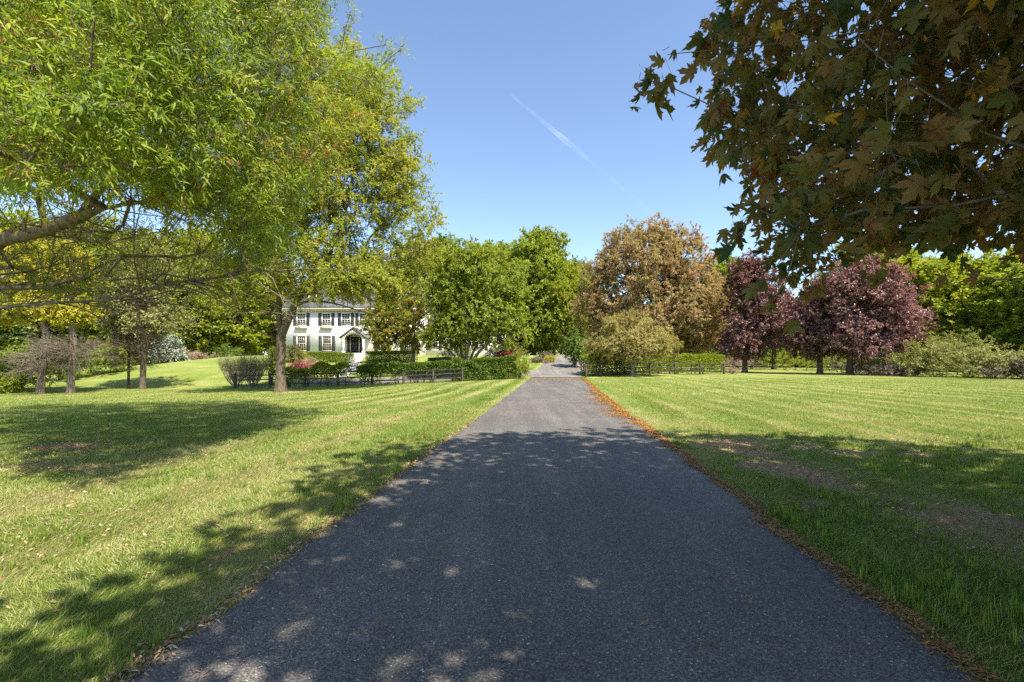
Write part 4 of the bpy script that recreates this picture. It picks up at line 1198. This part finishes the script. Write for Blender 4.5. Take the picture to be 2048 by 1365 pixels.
# yellowing tree before the house, and the multi stemmed green one
std_tree('yellowing_tree', 'yellow orange tinged tree hiding the middle of the house front', 826, 45, [E(812, 560, 45, 165, 230), E(795, 640, 45, 165, 110), E(838, 520, 45, 100, 110), E(760, 660, 45, 60, 60), E(800, 682, 45, 130, 50)], .2, 'yellowoak', 131, 520, 190, .14, .4, .7, tint=(.55, .24), bark='bark_grey', rods=True, rodr=.006)
YM = 40.5; X, Y, z = ground_at(931, YM)
ml = [[(X, Y, z), at(931 + dx * .25, 715, YM + dy * .2), at(931 + dx * .7, 680, YM + dy * .6), at(931 + dx, 630, YM + dy)] for dx, dy in ((-75, .3), (-45, -1), (-20, 1.2), (10, -1.3), (40, .8), (70, -.4), (0, 2))]
std_tree('multi_stemmed_tree', 'broad green tree on many spreading stems behind the dense dark hedge', 931, YM, [E(955, 570, YM, 220, 170), E(900, 600, YM, 110, 150), E(955, 640, YM, 200, 90), E(930, 520, YM, 150, 80), E(1020, 610, YM, 90, 110), E(895, 672, YM, 120, 60), E(1005, 668, YM, 130, 60), E(950, 660, YM, 130, 60)], .3, 'green', 141, 900, 190, .14, .4, .7,
         limbs=ml, trunk=[(X, Y, z - .2), (X, Y, z + .5), (X + .1, Y, z + 1.5)], zmin=z + .6, tint=(.55, .22), bark='bark_grey', power=.5, rough=.12)
# across the driveway
std_tree('copper_tree', 'great round topped tree in coppery new leaf behind the cream leaved tree', 1300, 60, [E(1305, 575, 60, 290, 260), E(1285, 510, 60, 190, 150), E(1345, 530, 60, 160, 150), E(1320, 650, 60, 290, 140), E(1400, 610, 60, 130, 190), E(1200, 600, 60, 110, 200)], .42, 'copper', 151, 1700, 330, .15, .6, 1.0, tint=(.5, .26), shell=2.4, rough=.08, fork=.25, rods=True, rodr=.008)
Yh = 39.5; X, Y, z = ground_at(1265, Yh)
std_tree('hawthorn', 'low wide cream leaved tree over the grey fence beside the gateway', 1265, Yh, [E(1262, 685, Yh, 185, 75), E(1258, 655, Yh, 120, 60), E(1215, 700, Yh, 100, 50), E(1325, 695, Yh, 75, 55)], .17, 'cream_leaf', 161, 620, 200, .09, .28, .5, tint=(.5, .22), fork=.3, bark='bark_grey', rough=.14, zmin=z + .9,
         limbs=[[(X, Y, z + .9), (X - .7, Y, z + 1.8), (X - 1.4, Y, z + 2.4)], [(X, Y, z + 1), (X + .9, Y - .3, z + 1.9), (X + 1.7, Y, z + 2.3)]], droop=.25)
pg = 'purple maples'
std_tree('purple_maple', 'purple maple nearest the grey fence, narrow crown on a single trunk', 1490, 51, [E(1512, 610, 51, 130, 180), E(1500, 560, 51, 100, 110), E(1490, 660, 51, 110, 100), E(1545, 640, 51, 80, 110), E(1490, 690, 51, 110, 60), E(1495, 535, 51, 80, 70)], .27, 'purple', 171, 620, 190, .155, .42, .7, group=pg, tint=(.5, .25), fork=.3, bark='bark_dark')
std_tree('purple_maple', 'middle purple maple on a paler trunk, crown merging with the biggest one', 1640, 46.5, [E(1625, 650, 46.5, 130, 120), E(1640, 600, 46.5, 90, 100), E(1590, 665, 46.5, 80, 90), E(1635, 690, 46.5, 110, 60)], .25, 'purple', 173, 480, 180, .145, .4, .65, group=pg, tint=(.48, .25), fork=.3, bark='bark')
std_tree('purple_maple', 'biggest purple maple with broad rounded reddish crown before the lime green wood', 1700, 44, [E(1735, 620, 44, 200, 170), E(1720, 570, 44, 150, 120), E(1770, 650, 44, 150, 110), E(1690, 660, 44, 120, 100), E(1725, 692, 44, 170, 56)], .27, 'purple', 175, 900, 190, .145, .42, .7, group=pg, tint=(.6, .25), fork=.28, bark='bark_dark')
std_tree('purple_maple', 'purple maple set farthest back, its trunk seen between two others', 1548, 66, [E(1560, 640, 66, 90, 130)], .3, 'purple', 177, 300, 150, .19, .5, .8, group=pg, tint=(.45, .22), fork=.3)

# the row of thin needled trees on the low side of the lawn
def bare_twigs(c0, R3, zlo, zhi, n):
    def f(cb, tb, rng):
        d = unit(rng.normal(size=(n, 3)) * np.array([1, 1, .35])); s = np.array(c0) + np.stack([d[:, 0] * .4, d[:, 1] * .4, rng.uniform(zlo, zhi, n)], 1)
        e = s + d * (R3 * rng.uniform(.4, 1, n))[:, None]; e[:, 2] += .1
        tb.rods(s, e, .03, .008)
        k = rng.integers(0, n, n * 22); t = rng.uniform(.25, 1, n * 22)[:, None]
        a = s[k] * (1 - t) + e[k] * t
        b = a + unit(d[k] * .5 + rng.normal(size=(n * 22, 3))) * rng.uniform(.2, .75, n * 22)[:, None]
        tb.rods(a, b, .009, .004)
    return f


row = 'row of thin trees on the low lawn'
for px, Y, R, mat, ell, lab, sd, tw, lean in (
    (80, 32, .22, 'gold', [E(50, 530, 32, 150, 150), E(10, 600, 32, 150, 90), E(80, 610, 32, 110, 55)], 'golden leaved tree on a leaning forked trunk at the low edge of the lawn', 181, (1.6, 3.2), (.55, 0)),
    (141, 32.5, .22, 'gold', [E(130, 545, 32.5, 90, 100), E(135, 620, 32.5, 75, 45)], 'golden topped tree with a ruff of dead grey twigs round its pale trunk', 183, (2.6, 3.6), (.25, 0)),
    (285, 37, .22, 'olive', [E(290, 560, 37, 170, 200), E(300, 640, 37, 180, 70)], 'half bare tree with thin side branches and rough brown trunk on the lawn', 185, (2.2, 7.5), (.25, 0)),
    (257, 38, .1, 'olive', [E(250, 590, 38, 120, 150), E(252, 650, 38, 100, 50)], 'slim dark stemmed half bare tree beside the rough brown trunk', 187, (2, 6), (.05, 0))):
    X, Y, z = ground_at(px, Y)
    std_tree('thin_tree', lab, px, Y, ell, R, mat, sd, 420 if mat == 'gold' else 260, 130 if mat == 'gold' else 60, .15, .45, .8, 'bark_mid' if mat == 'gold' else 'bark' if R > .2 else 'bark_dark', group=row, tint=(.5, .25), lean=lean, rods=True, rodr=.008, fork=.4, zmin=z + 2.6,
             extra=bare_twigs((X + lean[0] * .8, Y, z), 2.2, tw[0], tw[1], 80 if mat == 'gold' else 120), power=.55, flare=.4)
std_tree('dogwood', 'dogwood in white blossom at the edge of the wood by the lawn', 338, 56, [E(334, 700, 56, 70, 80), E(340, 718, 56, 70, 40)], .16, 'blossom', 191, 190, 110, .14, .4, .7, tint=(.44, .2), fork=.25)


# ---- woods all round: a few trees of each kind, copied with their trunks and crowns
def proto(name, leafm, seed, ell, R, n, per, leaf, rmin, rmax, tint=(.5, .22), bark='bark_dark', fork=.3, **k):
    return std_tree(name, 'x', 0, 0, ell, R, leafm, seed, n, per, leaf, rmin, rmax, bark, fork, tint=tint, base=(0., 0., 0.), **k)


protos = {
    'broad': lambda: proto('broad_tree', 'green', 201, [(0, 0, 9.5, 5.2, 5, 6), (1.5, 0, 13, 3.2, 3.2, 3.6), (-2, 1, 7, 4, 4, 4), (1, -1, 4.5, 4.6, 4.4, 3.2)], .32, 900, 130, .28, .7, 1.15),
    'tall': lambda: proto('tall_tree', 'green', 203, [(0, 0, 11, 3.4, 3.4, 8.5), (.6, 0, 17, 2.0, 2, 4), (-.8, 0, 5, 3.4, 3.2, 4)], .28, 800, 120, .27, .6, 1.0, tint=(.6, .22)),
    'lime': lambda: proto('lime_tree', 'lime', 205, [(0, 0, 8, 4.6, 4.4, 5.5), (2, 0, 11, 3, 3, 3.4), (-2, .5, 11.5, 2.8, 2.8, 3), (0, 0, 4, 4.4, 4, 3.4)], .26, 700, 110, .28, .6, 1.05, bark='bark_grey', rough=.25),
    'dark': lambda: proto('dark_tree', 'deep', 207, [(0, 0, 8.5, 5, 4.8, 6.5), (1, 0, 12, 3.2, 3.2, 3.6), (0, 0, 4, 4.8, 4.6, 3.6)], .32, 850, 120, .3, .7, 1.15, tint=(.55, .24)),
    'olive': lambda: proto('olive_tree', 'olive', 209, [(0, 0, 8.5, 4.6, 4.4, 6), (-1.5, 0, 12, 3, 3, 3.4), (1.5, 0, 5, 4.2, 4, 4)], .26, 700, 80, .25, .6, 1.1, tint=(.42, .24), bark='bark_grey', rods=True, rodr=.02, rough=.22),
}
made = {}


def wood(kind, px, Y, top, wpx, label, group, rot, name=None):
    X, Y, z = ground_at(px, Y)
    hgt = EYE + (CY - top) / F * Y - z
    nat = {'broad': 16.2, 'tall': 20.5, 'lime': 14.3, 'dark': 15.4, 'olive': 15}[kind]; natw = {'broad': 10, 'tall': 6.8, 'lime': 9.4, 'dark': 10, 'olive': 9.4}[kind]
    if kind in made: o = copy_tree(made[kind])
    else: o = made[kind] = protos[kind]()
    sx = wpx * Y / F / natw
    o.location = (X, Y, z); o.rotation_euler = (0, 0, rot); o.scale = (sx, sx, hgt / nat)
    o['label'] = label; o['group'] = group
    return o


hw_ = 'trees behind the house'
wood('broad', 1068, 76, 458, 150, 'tall green tree rising above the others near the gateway, pointed loose top', hw_, .4)
wood('lime', 1108, 84, 525, 120, 'light green tree filling the gap beside the copper tree', hw_, 2.0)
wood('broad', 985, 86, 486, 170, 'green tree whose top shows just over the multi stemmed tree', hw_, 1.0)
wood('dark', 895, 92, 482, 180, 'green tree top showing above the yellowing tree', hw_, 2.6)
wood('tall', 845, 96, 520, 110, 'narrow tree top behind the roof beside the yellowing tree', hw_, 1.3)
wood('lime', 1137, 72, 560, 84, 'slim lime green sapling tree at the bend of the driveway', hw_, .3)
wood('olive', 760, 100, 545, 170, 'olive green tree behind the house roof ridge', hw_, .9)
wood('olive', 520, 92, 520, 190, 'loose olive tree beyond the gable end of the house', hw_, 2.1)
wood('broad', 1160, 94, 520, 110, 'thin tree rising between the gateway and the copper tree', hw_, 2.3)
wood('broad', 1040, 110, 580, 150, 'pale green tree low behind the driveway bend', hw_, .2)
lw = 'trees of the wood on the low side'
wood('lime', 430, 78, 520, 190, 'thin yellow green tree at the top of the sloping lawn', lw, .5)
wood('lime', 470, 84, 590, 120, 'pale lime tree between the sloping lawn and the house', lw, 1.9)
wood('lime', 330, 72, 470, 210, 'broad yellow green tree behind the white dogwood', lw, 2.9)
wood('broad', 250, 62, 560, 160, 'green tree behind the half bare trunks', lw, .8)
wood('broad', 170, 64, 500, 190, 'green tree behind the golden topped tree', lw, 1.6)
wood('olive', 70, 60, 470, 220, 'grey olive tree at the back of the golden trees', lw, .1)
wood('dark', -20, 56, 500, 200, 'dark tree at the very edge of the low wood', lw, 2.2)
wood('broad', -150, 50, 470, 230, 'broad green tree beyond the end of the low lawn', lw, 2.7)
wood('tall', 390, 96, 455, 130, 'tall tree far behind the sloping lawn', lw, 1.2)
wood('lime', 120, 78, 430, 230, 'yellow green tree top above the golden trees', lw, .6)
rw = 'trees of the wood behind the purple maples'
wood('lime', 1865, 60, 515, 190, 'bright lime yellow tree beside the biggest purple maple', rw, .2)
wood('broad', 1995, 58, 525, 200, 'mid green tree behind the pale shrubs at the lawn edge', rw, 1.4)
wood('lime', 1960, 70, 505, 150, 'yellow green tree between the lime yellow tree and the mid green one', rw, 2.6)
wood('broad', 2110, 52, 470, 240, 'leafy green tree at the far end of the wood edge', rw, .7)
wood('dark', 1610, 86, 600, 170, 'dark green tree low behind the purple maples', rw, 1.1)
wood('broad', 1470, 92, 515, 130, 'green tree top showing between copper tree and purple maple', rw, 2.4)
wood('broad', 1770, 84, 470, 180, 'green tree top behind the overhanging bronze leaves', rw, 3.0)
wood('olive', 1690, 90, 540, 170, 'olive tree behind the middle purple maple', rw, .3)
wood('lime', 1530, 84, 660, 110, 'low lime tree far behind the purple maple trunks', rw, 1.8)
wood('dark', 1420, 96, 600, 170, 'dark tree behind the copper tree', rw, 2.1)
wood('dark', 2260, 46, 440, 300, 'dark green tree past the end of the pale shrubs', rw, .9)

us = 'shrubs along the wood edge'
SH = [('olive', 1985, 36.5, 190, 690, 762, 'large pale olive shrub bulging onto the lawn', (.55, .22), 150),
      ('olive', 1870, 39, 150, 680, 757, 'grey green shrub next to the large pale one', (.45, .22), 120),
      ('bramble', 2060, 34.5, 170, 715, 766, 'brownish bramble thicket at the lawn edge', (.6, .25), 120),
      ('bramble', 1790, 41.5, 130, 732, 755, 'low purplish bramble behind the utility marker', (.35, .25), 90),
      ('lime', 1770, 45, 130, 712, 746, 'low lime green bush under the biggest purple maple', (.45, .25), 80),
      ('olive', 1915, 44, 130, 662, 740, 'tall olive shrub behind the pale ones', (.4, .22), 110),
      ('green', 1660, 58, 150, 690, 745, 'green undergrowth bush between the purple maple trunks', (.5, .25), 90),
      ('lime', 1590, 64, 150, 706, 742, 'low lime bush beyond the mown grass', (.35, .25), 80),
      ('dryshrub', 1480, 68, 130, 716, 742, 'straw coloured rough growth beyond the grey fence', (.3, .25), 80),
      ('green', 1530, 72, 160, 690, 738, 'rounded green bush at the foot of the far wood', (.5, .25), 80),
      ('bramble', 1720, 50, 120, 722, 750, 'dull brown bramble beside the purple maple trunk', (.4, .25), 70),
      ('olive', 2190, 33, 240, 670, 768, 'olive shrub at the far end of the thicket', (.5, .22), 120)]
for i, (mat, px, Y, wpx, top, bot, lab, ti, n) in enumerate(SH):
    shrub('edge_shrub', lab, 'shrub', px, Y, wpx, top, bot, mat, 400 + i * 3, n, 110, .12, tint=ti, group=us, rmin=.35, rmax=.7, rods=mat in ('bramble', 'olive'), rough=.3, shell=1.8)
SL = [('green', 40, 37, 170, 690, 796, 'bright green bush at the low edge of the lawn', (.6, .25), 130),
      ('lime', -10, 33, 120, 730, 800, 'yellow green bush nearest the low corner of the lawn', (.3, .2), 80),
      ('green', 190, 47, 130, 690, 782, 'mid green bush behind the golden topped tree', (.55, .25), 110),
      ('deep', 120, 44, 110, 700, 786, 'dark bush between the two golden trees', (.5, .25), 90),
      ('lime', 235, 49, 90, 690, 762, 'pale green leafy bush behind the slim dark stem', (.3, .25), 90),
      ('green', 300, 60, 120, 700, 750, 'green bush under the white dogwood', (.5, .25), 80),
      ('dryshrub', 425, 80, 90, 712, 736, 'pinkish dry growth at the top of the sloping lawn', (.4, .25), 60),
      ('dryshrub', 385, 66, 70, 700, 738, 'tan dry brush beside the white dogwood', (.6, .25), 50),
      ('deep', 452, 72, 60, 690, 736, 'dark rounded bush at the far lawn edge', (.5, .25), 50),
      ('green', -120, 35, 240, 680, 800, 'wide green bush past the low corner of the lawn', (.5, .25), 120)]
for i, (mat, px, Y, wpx, top, bot, lab, ti, n) in enumerate(SL):
    shrub('edge_shrub', lab, 'shrub', px, Y, wpx, top, bot, mat, 500 + i * 3, n, 110, .13, tint=ti, group=us, rmin=.35, rmax=.75, rods=mat == 'dryshrub', rough=.3, shell=1.8)

# the far wood that closes every gap, one mass
rng = np.random.default_rng(77)
wb = MB(); n = 150000
ang = rng.uniform(-1.15, 1.15, n); Y = rng.uniform(100, 150, n) ; X = np.tan(ang) * Y
ridge = 9.5 + 5 * (fbm(ang * 14, ang * 0, 3, 3) - .4) * 2
Z = H(X, Y) + ridge * rng.uniform(0, 1, n) ** .7 * (.8 + .4 * fbm(X * .2, Y * .2, 5, 2))
sz = rng.uniform(.35, .7, n)
add_leaves(wb, 'leaf', np.stack([X, Y, Z], 1), rng.normal(size=(n, 3)), rng.normal(size=(n, 3)) + np.array([0, 0, .8]), sz, sz * .7, .35 + .35 * (fbm(X * .12, Y * .12, 6, 3) - .5) * 2 + .2 * rng.normal(size=n))
o = wb.build('far_wood', M['green']); tag(o, 'far wood closing the view behind the trees', 'wood', kind='stuff')

# ---- the vapour trail, high and far
m, nt, out = new_mat('vapour')
v = coords(nt, 'Object', (.02, .006, .02))
nf = math_n(nt, 'MULTIPLY', ramp(nt, noise(nt, 1.0, 5, v, .6), [(.35, (0, 0, 0)), (.75, (1, 1, 1))]), ramp(nt, noise(nt, .6, 2, coords(nt, 'Object', (.004, .004, .004))), [(.3, (.15, .15, .15)), (.62, (1, 1, 1))]))
lw_ = nt.nodes.new('ShaderNodeLayerWeight'); lw_.inputs[0].default_value = .5
fac = math_n(nt, 'MULTIPLY', math_n(nt, 'POWER', math_n(nt, 'SUBTRACT', 1.0, lw_.outputs['Facing']), 1.6), math_n(nt, 'MULTIPLY', nf, .17))
tr = nt.nodes.new('ShaderNodeBsdfTransparent'); df = nt.nodes.new('ShaderNodeBsdfDiffuse'); df.inputs[0].default_value = (.9, .9, .9, 1)
tl = nt.nodes.new('ShaderNodeBsdfTranslucent'); tl.inputs[0].default_value = (.9, .9, .9, 1)
ad = nt.nodes.new('ShaderNodeAddShader'); nt.links.new(df.outputs[0], ad.inputs[0]); nt.links.new(tl.outputs[0], ad.inputs[1])
mx = nt.nodes.new('ShaderNodeMixShader'); nt.links.new(fac, mx.inputs[0]); nt.links.new(tr.outputs[0], mx.inputs[1]); nt.links.new(ad.outputs[0], mx.inputs[2]); nt.links.new(mx.outputs[0], out.inputs[0])
A, B = at(1022, 190, 1500), at(1310, 432, 2700); B2 = A + (B - A) * 1.25
t = np.linspace(0, 1, 40)[:, None]
P = A + (B2 - A) * t; rr = 10 * np.minimum(1, .25 + 4 * t[:, 0]) * (1 + .35 * np.sin(t[:, 0] * 23) * np.cos(t[:, 0] * 11))
tb = MB(); tb.tube(P, rr, 16)
o = tb.build('vapour_trail', m, None, True); tag(o, 'faint white vapour trail slanting across the blue sky', 'vapour trail', kind='stuff')
